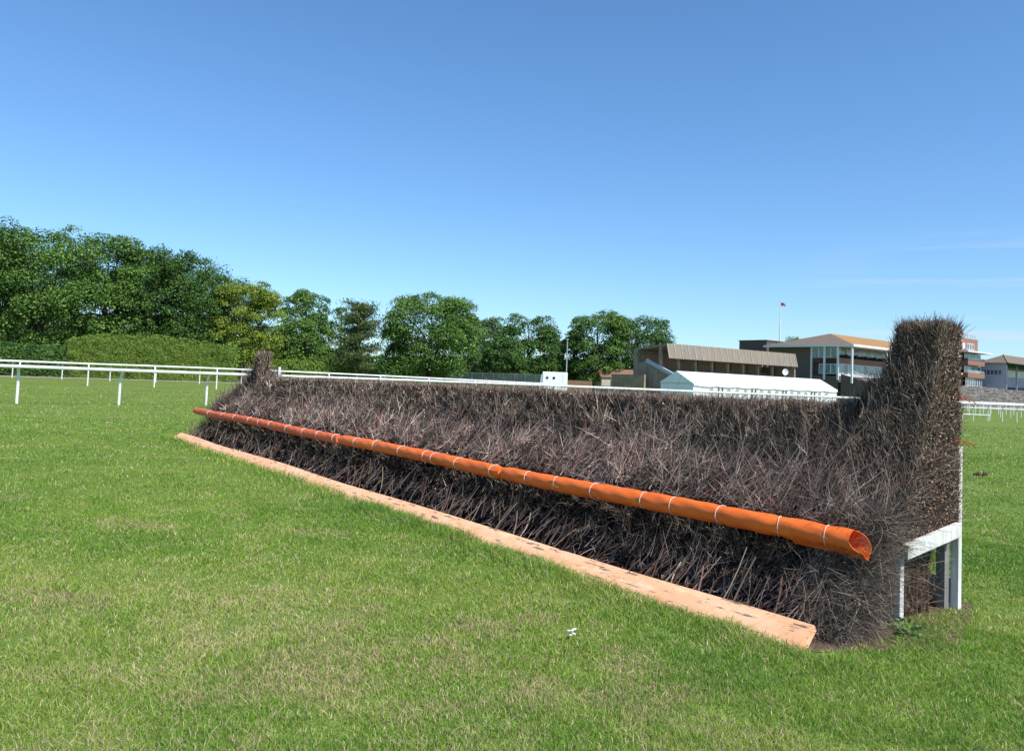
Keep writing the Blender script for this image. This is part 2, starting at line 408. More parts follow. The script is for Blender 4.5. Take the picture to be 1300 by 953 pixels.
# near end face, beside and in front of the frame: outward pointing cut ends
n = 15000; z = rng.uniform(0, 1.5, n); f0 = front_v(np.zeros(n), z); v = f0+rng.random(n)**1.3*(1.86-f0)
low = (z < .52) & (v > 1.08); uu = u_min(v, z)+rng.uniform(0, .13, n)+((z < .55) & (v > 1.0))*.16+.03*(v > 1)
D = np.stack([rng.normal(0, .5, n)-.1, -rng.uniform(-.1, .5, n)*np.where(low, .1, 1)*np.where(v > 1.3, .5, 1), rng.normal(.5, .5, n)], 1)
Ln = rng.uniform(.05, .17, n)
pt.append(twigs(np.stack([v, uu, z], 1), D, Ln, .0019*rng.uniform(.6, 1.5, n), rng.normal(size=(n, 3))*.4, pick(n, TW), 2))
# thick foot spill at the near corner, in front of the frame
n = 9000; z = rng.uniform(0, .75, n)**1.2; v = np.interp(z, [0, .6], [.30, .8])+rng.uniform(0, .42, n)*np.interp(z, [0, .6], [1, .3])
D = np.stack([rng.normal(-.1, .5, n), -rng.uniform(.2, 1.0, n), rng.normal(-.05, .45, n)], 1)
pt.append(twigs(np.stack([v, rng.uniform(-.06, .35, n), z+.03], 1), D, rng.uniform(.05, .19, n), .0015*rng.uniform(.6, 1.5, n), rng.normal(size=(n, 3))*.7, pick(n, TW+[(3, (.5, .41, .31))])*.8, 3))
n = 5000; z = rng.uniform(0, .46, n); v = rng.uniform(1.10, 1.62, n)
pt.append(twigs(np.stack([v, rng.uniform(.03, .16, n), z], 1), np.stack([rng.normal(0, .4, n), rng.normal(0, .15, n), rng.normal(.6, .5, n)], 1), rng.uniform(.06, .2, n), .0018*rng.uniform(.6, 1.6, n), rng.normal(size=(n, 3))*.3, pick(n, TWD+[(3, (.26, .15, .09))]), 2))
# cut stakes standing out between toe board and roll
n = 120; u = np.sort(samp_u(n, .15, 15.0)); z = rng.uniform(.03, .10, n); D = np.stack([rng.normal(.42, .18, n), rng.normal(-.36, .24, n), rng.normal(.8, .1, n)], 1)
P = np.stack([np.full(n, .24)+rng.uniform(-.01, .05, n), u, z], 1)
pt.append(twigs(P, D, rng.uniform(.16, .34, n), rng.uniform(.003, .0085, n), rng.normal(size=(n, 3))*.16, pick(n, [(2, (.27, .18, .13)), (1.5, (.40, .31, .22)), (2, (.15, .09, .075))]), 3, .8))
n = 380; u = samp_u(n, .05, 15.0); P = np.stack([.26+rng.uniform(0, .2, n), u, rng.uniform(.03, .25, n)], 1)
D = np.stack([rng.normal(.35, .2, n), rng.normal(-.40, .25, n), rng.normal(.8, .1, n)], 1)
pt.append(twigs(P, D, rng.uniform(.12, .26, n), .0026*wid(u)*.8, rng.normal(size=(n, 3))*.25, pick(n, [(2, (.2, .13, .11)), (2, (.30, .24, .19))]), 2))
# a few long loose red stems standing over the near half
n = 60; u = rng.uniform(.1, 5, n); z = rng.uniform(.55, 1.0, n); P = np.stack([front_v(u, z)-.02, u, z], 1)
D = np.stack([rng.normal(.25, .15, n), rng.normal(-.5, .3, n), np.ones(n)], 1)
pt.append(twigs(P, D, rng.uniform(.3, .6, n), .0028*np.ones(n), rng.normal(size=(n, 3))*.15, pick(n, [(2, (.26, .15, .14)), (1, (.36, .28, .24))]), 3))
V, Q, C = cat(pt)
print('brush quads', len(Q))
np_mesh('birch_brush', V, quads=Q, cols=C, mats=[M['brush']], parent=fence)
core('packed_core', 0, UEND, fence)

# ---- wings (taller upright brush at each end)
def wing(u0, u1, ztop, vf, n_tw, n_lf, scale, bulge, VB=1.87):
    w_parts = []
    def surf(n):
        """random points on front, end, top, back faces with outward normals"""
        f = rng.choice(4, n, p=[.36, .34, .12, .18]); z = rng.uniform(.55 if bulge else 1.0, ztop, n)
        fl = np.clip((ztop-z)/(ztop-1.3), 0, 1.6)      # flare downwards along the fence
        ua = u0; ub = u1 + (.17*fl**1.4 if bulge else .05*fl)
        if not bulge: ub = u1; 
        fr = vf(z); P = np.zeros((n, 3)); Nn = np.zeros((n, 3))
        a = rng.random(n); vv = fr+(VB-fr)*a
        uu = ua+(ub-ua)*rng.random(n)
        P[:, 2] = z
        m = f == 0; P[m, 0] = fr[m]; P[m, 1] = uu[m]; Nn[m, 0] = -1
        e = -1 if bulge else 1
        m = f == 1; P[m, 0] = vv[m]; P[m, 1] = (ua if bulge else ub); Nn[m, 1] = e
        m = f == 2; P[m, 0] = vv[m]; P[m, 1] = uu[m]; P[m, 1] = (ua+(u1-ua)*rng.random(n))[m]; P[m, 2] = ztop+(fbm(P[m, 0]*9, P[m, 1]*9, 8)-.5)*.05; fz = np.interp(ztop, [1.45, 2.05], [1.44, 1.55]); P[m, 0] = fz+(VB-fz)*a[m]; Nn[m, 2] = 1
        m = f == 3
        P[m, 0] = np.where(rng.random(m.sum()) < .5, VB, vv[m]); P[m, 1] = np.where(P[m, 0] > VB-.005, uu[m], (ub if bulge else np.full(n, ua))[m]); P[m, 2] = z[m]; Nn[m, 0] = 1
        P += (fbm(P[:, 2]*7+P[:, 0]*5, P[:, 1]*7, 31)-.5)[:, None]*.08*Nn
        return P, Nn
    P, Nn = surf(n_tw); n = len(P)
    D = np.array([[0, 0, 1.]])+Nn*rng.uniform(-.15, .22, (n, 1))+rng.normal(size=(n, 3))*.22
    Ln = rng.uniform(.03, .10, n)*scale**.3; P = P-Nn*rng.uniform(0, .05, (n, 1)); over = P[:, 2]+Ln > ztop+.05
    P[over, 2] = ztop-Ln[over]+rng.uniform(-.03, .07, over.sum())
    w_parts.append(twigs(P, D, Ln, .0022*scale*rng.uniform(.6, 1.5, n), rng.normal(size=(n, 3))*.3, pick(n, TWT), 2))
    P, Nn = surf(n_lf); n = len(P); P = P+Nn*rng.uniform(-.05, .015, (n, 1))
    w_parts.append(leaves(P, .0155*scale*rng.uniform(.5, 1.35, n), pick(n, LV), Nn, flat=.9))
    V, Q, C = cat(w_parts); return V, Q, C
def vf_near(z): return np.interp(z, [.5, .8, 1.1, 1.45, 1.75, 2.1], [1.02, 1.12, 1.28, 1.44, 1.52, 1.56])
V, Q, C = wing(-.05, .25, 2.0, vf_near, 30000, 40000, 1.0, True)
wn = np_mesh('wing_brush', V, quads=Q, cols=C, mats=[M['brush']], parent=fence); wn['label'] = 'tall upright brush wing at the near right end, full of dead leaves'
V, Q, C = wing(14.12, 14.40, 1.86, lambda z: np.interp(z, [1, 1.9], [1.44, 1.50]), 5000, 3500, 2.4, False, 1.72)
wf = np_mesh('wing_brush', V, quads=Q, cols=C, mats=[M['brush']], parent=fence); wf['label'] = 'tall upright brush wing at the far left end'
# orange twine round the near wing
M['twine'] = mat('orange_twine', (.42, .10, .035), .7, .2)
for zt in (1.20, 1.52):
    mb = MB()
    for k in range(3):
        zz = zt+rng.uniform(-.015, .015)
        p = [(1.90, .3, zz+.02), (1.92, .0, zz+.01)] + [(1.90-.38*t, -.035-.02*math.sin(9*t+k), zz-.01*k+.012*math.sin(7*t+k*2)) for t in np.linspace(0, 1, 7)] + [(1.50, .0, zz-.005), (1.47, .15, zz)]
        mb.tube(p, .0035, 5)
    mb.tube([(1.97, -.03, zt), (2.03, -.06, zt-.02), (2.07, -.07, zt-.05)], .004, 5); mb.tube([(1.97, -.03, zt), (1.96, -.08, zt-.04)], .004, 5)
    mb.build('twine', M['twine'], wn)

# ---- toe board : long sloping plank with chipped orange paint
def board_mat():
    m = bpy.data.materials.new('chipped_orange_paint'); m.use_nodes = True
    n = m.node_tree.nodes; l = m.node_tree.links; b = n['Principled BSDF']; b.inputs['Roughness'].default_value = .75; b.inputs['Specular IOR Level'].default_value = .2
    t = n.new('ShaderNodeTexCoord')
    def nz(scale, st, det=6):
        mp = n.new('ShaderNodeMapping'); mp.inputs['Scale'].default_value = st; l.new(t.outputs['Object'], mp.inputs[0])
        x = n.new('ShaderNodeTexNoise'); x.inputs['Scale'].default_value = scale; x.inputs['Detail'].default_value = det; x.inputs['Roughness'].default_value = .7; l.new(mp.outputs[0], x.inputs['Vector']); return x.outputs[0]
    def mx(f, lo, hi, a, c):
        mr = n.new('ShaderNodeMapRange'); mr.inputs[1].default_value = lo; mr.inputs[2].default_value = hi; l.new(f, mr.inputs[0])
        mm = n.new('ShaderNodeMixRGB'); l.new(mr.outputs[0], mm.inputs[0])
        if isinstance(a, tuple): mm.inputs[1].default_value = (*a, 1)
        else: l.new(a, mm.inputs[1])
        mm.inputs[2].default_value = (*c, 1); return mm.outputs[0], mr.outputs[0]
    c, _ = mx(nz(4, (1, .5, 1)), .42, .6, (.80, .41, .22), (.86, .50, .30))
    c, _ = mx(nz(7, (2, .8, 2)), .56, .62, c, (.84, .56, .33))
    c, f = mx(nz(9, (3, .45, 3)), .585, .605, c, (.20, .15, .115))
    c, _ = mx(nz(60, (1, .15, 1)), .64, .72, c, (.30, .19, .13))
    l.new(c, b.inputs['Base Color'])
    bp = n.new('ShaderNodeBump'); bp.inputs['Strength'].default_value = .6; bp.inputs['Distance'].default_value = .01; bp.invert = True
    l.new(f, bp.inputs['Height']); l.new(bp.outputs[0], b.inputs['Normal'])
    return m
M['board'] = board_mat()
mb = MB(); bl = [(0.0, .0), (.235, .155), (.262, .115), (.04, -.05), (0, -.05)]
# rounded section with slight wave along its length
sec = [(-.005, -.04), (-.004, .012), (.006, .022), (.185, .118), (.200, .121), (.214, .110), (.228, .082), (.07, -.04)]
us = np.linspace(-.0, FL, 90)
for k, u in enumerate(us):
    dx = .012*math.sin(u*.9)+.006*math.sin(u*2.3+1); dz = .008*math.sin(u*1.3+2)
    skew = .03 if k == 0 else 0
    for (x, z) in sec: mb.v.append((x+dx, u + (skew*(x/.25) if k == 0 else 0), z+dz-.006))
n = len(sec)
for k in range(len(us)-1):
    for i in range(n): j = (i+1) % n; mb.f.append((k*n+i, k*n+j, (k+1)*n+j, (k+1)*n+i))
mb.f.append(tuple(range(n))); mb.f.append(tuple(range((len(us)-1)*n, len(us)*n)))
mb.build('toe_board', M['board'], fence, smooth=True)

# ---- orange padded roll in three lengths, tied with white cord
M['pad'] = mat('orange_canvas', (.90, .18, .022), .5, .4, nscale=3, col2=(.80, .145, .02), bump=.12, bscale=9)
M['pad_old'] = mat('faded_orange_canvas', (.78, .16, .055), .6, .3, nscale=6, col2=(.64, .125, .045), bump=.3, bscale=14)
M['cord'] = mat('white_cord', (.75, .72, .68), .7, .2)
def u_at(px, v=.61):
    """position along the fence of the roll seen in pixel column px"""
    # roll line in the picture
    py = 521+(px-250)*.1995; d = ray(px, py); c = Vector((0, 0, EYE)); t = (v-(c-O).dot(dv))/d.dot(dv); return (c+d*t-O).dot(du)
PV, PZ, PR = .61, .575, .072
segs = [(-.02, u_at(641), [1051, 990, 916, 855, 818, 755, 706, 671], 'pad'), (u_at(638), u_at(434), [629, 585, 555, 543, 512, 478, 455], 'pad'), (u_at(431), u_at(248), [427, 405, 387, 366, 344, 331, 318, 300, 285, 268], 'pad_old')]
for si, (ua, ub, ties, mn) in enumerate(segs):
    tu = [u_at(p) for p in ties]; ns_ = int((ub-ua)/.03); nr = 28
    V = []; us = np.linspace(ua, ub, ns_+1)
    ph = rng.uniform(0, 6, 8)
    for u in us:
        d = min(abs(u-t) for t in tu); pinch = .009*math.exp(-(d/.045)**2)
        endp = (.012*math.exp(-((ub-u)/.06)**2) + (.012*math.exp(-((u-ua)/.06)**2) if si else 0))
        for k in range(nr):
            th = 2*math.pi*k/nr
            r = PR - pinch*(1+.5*math.sin(5*th+ph[0])) - endp + .0018*math.sin(3*th+u*3+ph[1]) + .0016*math.sin(2*th+u*5.3+ph[2]) + .0025*math.sin(9*th+ph[3]+u)*math.exp(-(d/.10)**2) + .002*math.sin(u*23+th*4)
            fold = .034*math.exp(-((th-math.pi*1.55)/.20)**2) if (si == 0 and u < .5) else .010*math.exp(-((th-math.pi*1.62)/.2)**2)   # lapped seam underneath at the front
            if si == 0 and u < .5: fold *= (1-u/.5)*.9+.35
            r += fold
            V.append((PV+math.cos(th)*r*.98 + .01*math.sin(u*.8), u + (.05*math.cos(th-2.2) if (si == 0 and u == us[0]) else 0), PZ+math.sin(th)*r*.98 + .010*math.sin(u*1.1+1) + (0 if si != 1 else .0)))
    mb = MB(); mb.v = V
    for a in range(ns_):
        for k in range(nr): j = (k+1) % nr; mb.f.append((a*nr+k, a*nr+j, (a+1)*nr+j, (a+1)*nr+k))
    mb.f.append(tuple(range(ns_*nr, (ns_+1)*nr)))
    if si:
        mb.f.append(tuple(range(nr)))
        o = mb.build('padded_roll', M[mn], fence, smooth=True)
    else:           # open near end: hollow sleeve
        b0 = len(mb.v)
        for q, uq in enumerate((0, .45)):
            for k in range(nr):
                x, y, z = mb.v[k]; cx, cz = PV, PZ; f = .94 if q == 0 else .9
                mb.v.append((cx+(x-cx)*f, (y if q == 0 else uq), cz+(z-cz)*f))
        for k in range(nr):
            j = (k+1) % nr; mb.f.append((k, j, b0+j, b0+k)); mb.f.append((b0+k, b0+j, b0+nr+j, b0+nr+k))
        mb.f.append(tuple(range(b0+nr, b0+2*nr)))
        o = mb.build('padded_roll', M[mn], fence, smooth=True)
    o['label'] = ['bright orange padded roll at the near end with an open sleeve', 'middle orange padded roll', 'faded orange padded roll at the far end'][si]
    for t in tu:
        mb = MB(); b0 = 0; npt = 24; rr = PR-.006; tl = rng.uniform(-.035, .035)
        ring = []
        for k in range(npt):
            th = 2*math.pi*k/npt; ring.append(Vector((PV+math.cos(th)*(rr+.003)+.01*math.sin(t*.8), t+tl*math.cos(th), PZ+math.sin(th)*(rr+.003)+.010*math.sin(t*1.1+1))))
        rad = .0022*wid(t)**.5; m_ = 6
        for k in range(npt):
            o_ = (ring[k]-Vector((PV, t, PZ))).normalized()
            for q in range(m_):
                a = 2*math.pi*q/m_; mb.v.append(tuple(ring[k]+o_*math.cos(a)*rad+Vector((0, 1, 0))*math.sin(a)*rad))
        for k in range(npt):
            for q in range(m_):
                k2 = (k+1) % npt; q2 = (q+1) % m_; mb.f.append((k*m_+q, k*m_+q2, k2*m_+q2, k2*m_+q))
        mb.build('cord', M['cord'], o, smooth=True)

# ---- white timber end frame
fr = MB().box(1.055, -.10, .45, 1.80, -.057, .545)
me_ = fr.v
fr.v = [(x, y, z+(x-1.1)*.12) for (x, y, z) in fr.v]
fr.build('frame_rail', M['white_wood'], fence, bevel=.004)
MB().box(1.06, -.048, -.05, 1.11, -.003, .45).build('frame_post', M['white_wood'], fence, bevel=.004)
MB().box(1.765, -.003, -.05, 1.83, .06, 1.1).build('frame_post', M['grey_wood'], fence, bevel=.004)
MB().box(1.855, -.055, -.05, 1.905, -.0, 1.16).build('frame_post', M['white_wood'], fence, bevel=.004)
MB().box(2.02, 14.5, -.05, 2.08, 14.56, 1.62).build('frame_post', M['white_wood'], fence, bevel=.004)
MB().box(1.83, .061, -.05, 1.90, .10, .12).build('frame_peg', M['white_wood'], fence, bevel=.006)
MB().box(1.45, .10, -.05, 1.93, .13, .20).build('kick_board', mat('dark_board', (.13, .10, .085), .85, .2, noise=.4, nscale=12), fence, bevel=.003)
MB().box(1.935, .031, .02, 1.965, UEND-.6, .20).build('back_rail', M['grey_wood'], fence)
MB().box(1.995, .2, .75, 2.02, UEND-.6, .87).build('back_rail', M['grey_wood'], fence)
# support sticks in the frame opening
mb = MB()
for k in range(6):
    x = 1.2+rng.uniform(0, .45); mb.tube([(x, .04, -.02), (x+rng.uniform(-.05, .05), .03, .25), (x+rng.uniform(-.08, .08), .05, .52)], rng.uniform(.008, .016), 6)
M['stick'] = mat('brown_stick', (.13, .075, .045), .85, .2, noise=.5, nscale=20)
mb.build('stake', M['stick'], fence)

# ================================================================ grass
def in_fence(x, y):
    v = (x-O.x)*dv.x+(y-O.y)*dv.y; u = (x-O.x)*du.x+(y-O.y)*du.y
    return (v > .03) & (v < 1.95) & (u > -.12) & (u < 15.2) & ~((v > 1.0) & (u < .02)), u, v
def grass_col(x, y, n):
    a = fbm(x*.9, y*.9, 40); b_ = fbm(x*3.1+5, y*3.1, 44); c_ = fbm(x*.35, y*.35, 48)
    g = np.array([(.14, .285, .035), (.24, .38, .050), (.37, .44, .085), (.54, .49, .20), (.62, .52, .30)])
    near = sm(8.5, 3.5, y)*sm(2.5, -1.5, x)+1.0*sm(.62, .75, fbm(x*1.5+11, y*1.5, 91))*sm(12, 5, y)        # drier, more worn turf towards the lower left
    t = a*1.7+b_*1.2+near*.55-.75+rng.normal(0, .42, n)
    t = np.clip(t, 0, 3.0); i = np.floor(t).astype(int); f = (t-i)[:, None]
    c = g[i]*(1-f)+g[i+1 if False else np.minimum(i+1, 4)]*f
    dry = rng.random(n) < (.07+.16*sm(.55, .75, b_)+.12*near); c[dry] = g[4]*rng.uniform(.8, 1.2, (dry.sum(), 1))
    worn = sm(.66, .74, fbm(x*1.1+3, y*1.6, 95))*sm(11, 6, y)*sm(3, 0, x); wm = rng.random(n) < worn*.42; c[wm] = np.array([.54, .43, .24])*rng.uniform(.7, 1.2, (wm.sum(), 1))
    return c*rng.uniform(.75, 1.25, (n, 1))
parts = []
def blades(n, y0, y1, p, h, wd, edge=1.0, lean=.5):
    t = rng.random(n); y = ((y0**p)+(y1**p-y0**p)*t)**(1/p); x = rng.uniform(-edge, edge, n)*y
    inside, u, v = in_fence(x, y); k = ~inside; x = x[k]; y = y[k]; u = u[k]; v = v[k]; n = len(x)
    cl = fbm(x*2.7, y*2.7, 60); cl2 = fbm(x*7, y*7, 64)
    tall = 1+(.9+1.6*sm(1.0, 3.0, u)+1.2*(fbm(u*1.3, u*0, 55)-.5))*np.exp(-np.minimum(np.abs(v+.06), 1)**2/.05)*((u > -.3) & (u < 15.4) & (v < .1))     # unmown along the board
    thin = rng.random(n) < .25+1.1*sm(.25, .5, cl+.25*(cl2-.5))+.5*(tall > 1.2)
    x = x[thin]; y = y[thin]; cl = cl[thin]; cl2 = cl2[thin]; tall = tall[thin]; n = len(x)
    H = h*rng.uniform(.45, 1.25, n)*(.55+.8*cl+.35*cl2)*tall; W = wd*rng.uniform(.7, 1.3, n)*(y/y0)**.9
    az = rng.uniform(0, 2*math.pi, n); ba = np.stack([np.cos(az), np.sin(az), np.zeros(n)], 1)
    la = rng.uniform(0, 2*math.pi, n); l_ = np.stack([np.cos(la), np.sin(la), np.zeros(n)], 1)*(np.abs(rng.normal(0, lean, n))*H)[:, None]
    P = np.stack([x, y, gz(x, y)], 1); Z = np.array([[0, 0, 1.]])*H[:, None]
    A = P-ba*W[:, None]*.5; B = P+ba*W[:, None]*.5; Mi = P+l_*.35+Z*.6; C0 = Mi-ba*W[:, None]*.4; D0 = Mi+ba*W[:, None]*.4; T = P+l_+Z
    V = np.stack([A, B, D0, C0, T-ba*W[:, None]*.07, T+ba*W[:, None]*.07], 1).reshape(-1, 3)
    b = np.arange(n)[:, None]*6
    Q = np.concatenate([b+np.array([[0, 1, 2, 3]]), b+np.array([[3, 2, 5, 4]])])
    c = grass_col(x, y, n); parts.append((V, Q, np.repeat(c, 6, axis=0)))
blades(700000, 2.9, 9, .35, .022, .0028, lean=1.0)
blades(300000, 8.0, 22, .2, .026, .0065, lean=1.0)
blades(90000, 18, 45, .2, .028, .018, lean=1.0)
V, Q, C = cat(parts); print('grass', len(Q))
M['grass'] = mat('grass_blades', (.1, .2, .03), .55, .3, attr=True, transl=.35)
tag(np_mesh('grass', V, quads=Q, cols=C, mats=[M['grass']]), 'short mown green grass blades with dry yellow patches round the fence', 'grass', kind='stuff')

# bare soil strip and litter along the near foot of the fence
M['soil'] = mat('dry_soil', (.17, .12, .085), .95, .1, noise=.5, nscale=18, bump=1, bscale=40)
N_ = 120; V = []
for k in range(N_+1):
    u = -.45+k*(15.6+.3)/N_
    e = .06+.06*math.sin(u*7)+.04*math.sin(u*17); vend = 2.15+.08*math.sin(u*5)
    if u < -.1: sh = (u+.45)/.35; a, b2 = .9-.75*sh, 1.0+1.0*sh
    else: a, b2 = .10, vend
    V += [(a, u, .008), (b2, u, .008)]
mb = MB(); mb.v = V; mb.f = [(2*k, 2*k+1, 2*k+3, 2*k+2) for k in range(N_)]
so = mb.build('bare_soil', M['soil']); so.location = O; so.rotation_euler = (0, 0, frz); tag(so, kind='structure')
so.location.z = 0
# little green weed at the foot of the brush
wp = []; n = 90; P = np.stack([rng.normal(.90, .06, n), rng.normal(-.16, .06, n), rng.uniform(.01, .10, n)], 1)
V, Q, C = leaves(P, .035*rng.uniform(.6, 1.3, n), pick(n, [(1, (.11, .22, .05)), (1, (.16, .28, .07))]))
sV, sQ, sC = twigs(np.tile([[.90, -.16, -.01]], (n, 1)), P-np.array([[.90, -.16, -.01]]), np.linalg.norm(P-np.array([[.90, -.16, -.01]]), axis=1), np.full(n, .0015), np.zeros((n, 3)), np.tile([[.12, .2, .06]], (n, 1)), 1)
V, Q, C = cat([(V, Q, C), (sV, sQ, sC)])
wd_ = np_mesh('weed', V, quads=Q, cols=C, mats=[M['leaf']]); wd_.location = O; wd_.rotation_euler = (0, 0, frz)
tag(wd_, 'small green weed growing beside the near foot of the brush', 'weed')
# white feather and brown turf clod
M['white_paper'] = mat('feather_white', (.8, .8, .8), .7, .2)
p = ground(727, 812); f = MB()
for k in range(9):
    a = rng.uniform(0, 6.28); l_ = rng.uniform(.015, .04); q = (math.cos(a)*l_, math.sin(a)*l_)
    f.prism([(0, 0), (q[0]*.6-q[1]*.3, q[1]*.6+q[0]*.3), q, (q[0]*.6+q[1]*.3, q[1]*.6-q[0]*.3)], 'z', .030+.004*k, .0315+.004*k)
fo = f.build('feather', M['white_paper']); fo.location = (p.x, p.y, 0.0); tag(fo, 'tiny crumpled white feather lying on the grass before the fence', 'feather')
p = ground(1245, 604.5); c_ = MB()
for k in range(6):
    a = k*1.1; c_.prism([(math.cos(t+a)*.05*rng.uniform(.6, 1.2)+math.cos(a)*.09, math.sin(t+a)*.035*rng.uniform(.6, 1.2)+math.sin(a*2)*.04) for t in np.linspace(0, 5.4, 7)], 'z', -.02, .03+.012*k)
co = c_.build('turf_clod', M['soil'], bevel=.004); co.location = (p.x, p.y, .0); tag(co, 'brown turf clod on the grass right of the near wing', 'clod')

# ================================================================ running rails
def rail(name, pts, H, spacing, label, category='rail', group=None, r=.045, post_r=.028, over=(.35, -1), p0=0.0, mid=None, curved=True, every=None):
    """white rail on posts along a ground path; posts curve up and over towards the course"""
    P = [Vector((p[0], p[1], float(gz(p[0], p[1])))) for p in pts]
    # resample
    seg = [(P[k+1]-P[k]).length for k in range(len(P)-1)]; tot = sum(seg)
    def pos(s):
        k = 0
        while k < len(seg)-1 and s > seg[k]: s -= seg[k]; k += 1
        d = (P[k+1]-P[k]); p = P[k]+d*(s/seg[k]); d.normalize(); p.z = float(gz(p.x, p.y)); return p, d
    root = empty(name, P[0], 0, label, category, group); o0 = P[0]
    off, sgn = over; line = []
    s_ = 0
    while s_ <= tot+.01:
        p, d = pos(min(s_, tot)); side = Vector((d.y, -d.x, 0))*sgn*-1
        line.append(p+side*off+Vector((0, 0, H))-o0); s_ += 1.0
    MB().tube(line, r, 10).build('rail', M['white'], root, smooth=True)
    if mid:
        MB().tube([q-Vector((0, 0, H-mid)) for q in line], r*.6, 6).build('lower_rail', M['white'], root, smooth=True)
    me = None; s_ = p0
    while s_ < tot:
        p, d = pos(s_); side = Vector((d.y, -d.x, 0))*sgn*-1
        if me is None:
            if curved:
                q = [(0, 0, -.1), (0, 0, H*.55), (.02*off, 0, H*.68), (.22*off, 0, H*.83), (.6*off, 0, H*.94), (off, 0, H-.02)]
            else: q = [(0, 0, -.1), (0, 0, H)]
            o = MB().tube(q, post_r, 8).build('post', M['white'], root, smooth=True); me = o.data
        else: o = link('post', me, root)
        o.location = p-o0; o.rotation_euler = (0, 0, math.atan2(side.y, side.x)); s_ += spacing
    return root
def path(tab): return [(lambda q: (q.x, q.y))(gp(px, Y)) for px, Y in tab]
rail('running_rail', path([(-330, 25.5), (-120, 26.8), (26, 28.4), (148, 30.2), (257, 32.4), (360, 34.5), (480, 37), (600, 39), (780, 41), (950, 42.5), (1130, 44)]), 1.34, 3.35,
     'nearest white running rail on curved posts, running behind the brush fence', 'rail', 'white running rails', r=.062, post_r=.05, over=(.38, -1), p0=1.2)
rail('running_rail', path([(-300, 44), (-60, 45.5), (105, 47.5), (177, 49), (245, 50.5), (330, 52), (440, 55), (560, 58), (700, 62)]), 1.34, 3.7,
     'second white running rail at the left, just beyond the nearest rail', 'rail', 'white running rails', r=.058, post_r=.042, over=(.3, 1), p0=2.0)
rail('running_rail', path([(-260, 58), (-40, 59.5), (20, 61), (74, 62), (120, 63), (172, 64.5), (230, 66), (267, 67), (360, 70), (500, 74), (640, 78)]), 1.34, 3.4,
     'farthest white running rail at the left, beside the pale path', 'rail', 'white running rails', r=.058, post_r=.042, over=(.3, -1), p0=1.2)
rail('crowd_rail', path([(1120, 56), (1290, 56), (1420, 56)]), 1.24, 1.04, 'nearest white rail beyond the grass at the right of the wing', 'rail', 'white rails in front of the stands', r=.04, post_r=.03, over=(.25, -1), p0=.3)
MBs = rail('crowd_rail', path([(1222, 57.5), (1266, 57.5)]), .42, 2.0, 'short low white rail standing just behind the nearest right rail', 'rail', 'white rails in front of the stands', r=.035, post_r=.03, over=(.05, -1), curved=False)
rail('crowd_rail', path([(1100, 72), (1290, 72), (1420, 72)]), 1.2, .95, 'white double rail in the middle of the rows before the terraces', 'rail', 'white rails in front of the stands', r=.055, post_r=.035, over=(.05, -1), mid=.75, curved=False)
rail('crowd_rail', path([(1080, 84), (1290, 86), (1420, 88)]), 1.25, .9, 'farthest white double rail at the foot of the terraces', 'rail', 'white rails in front of the stands', r=.06, post_r=.04, over=(.05, -1), mid=.7, curved=False)

# ================================================================ pale path behind the far left rail
M['path'] = mat('pale_gravel', (.40, .36, .32), .95, .1, noise=.2, nscale=2)
def strip(tab, dz=.012):
    A = [at(px, hor(px), y0) for px, y0, y1 in tab]; B = [at(px, hor(px), y1) for px, y0, y1 in tab]
    mb = MB()
    for a, b in zip(A, B):
        for t in np.linspace(0, 1, 6):
            p = a.lerp(b, t); mb.v.append((p.x, p.y, float(gz(p.x, p.y))+dz))
    for k in range(len(A)-1):
        for q in range(5): mb.f.append((k*6+q, (k+1)*6+q, (k+1)*6+q+1, k*6+q+1))
    return mb
tag(strip([(-500, 55, 66), (-200, 58, 69), (0, 63, 73), (60, 66, 75), (140, 70, 77), (220, 73, 79), (294, 76, 80), (340, 78, 80.5)], .02).build('path', M['path']), kind='structure')

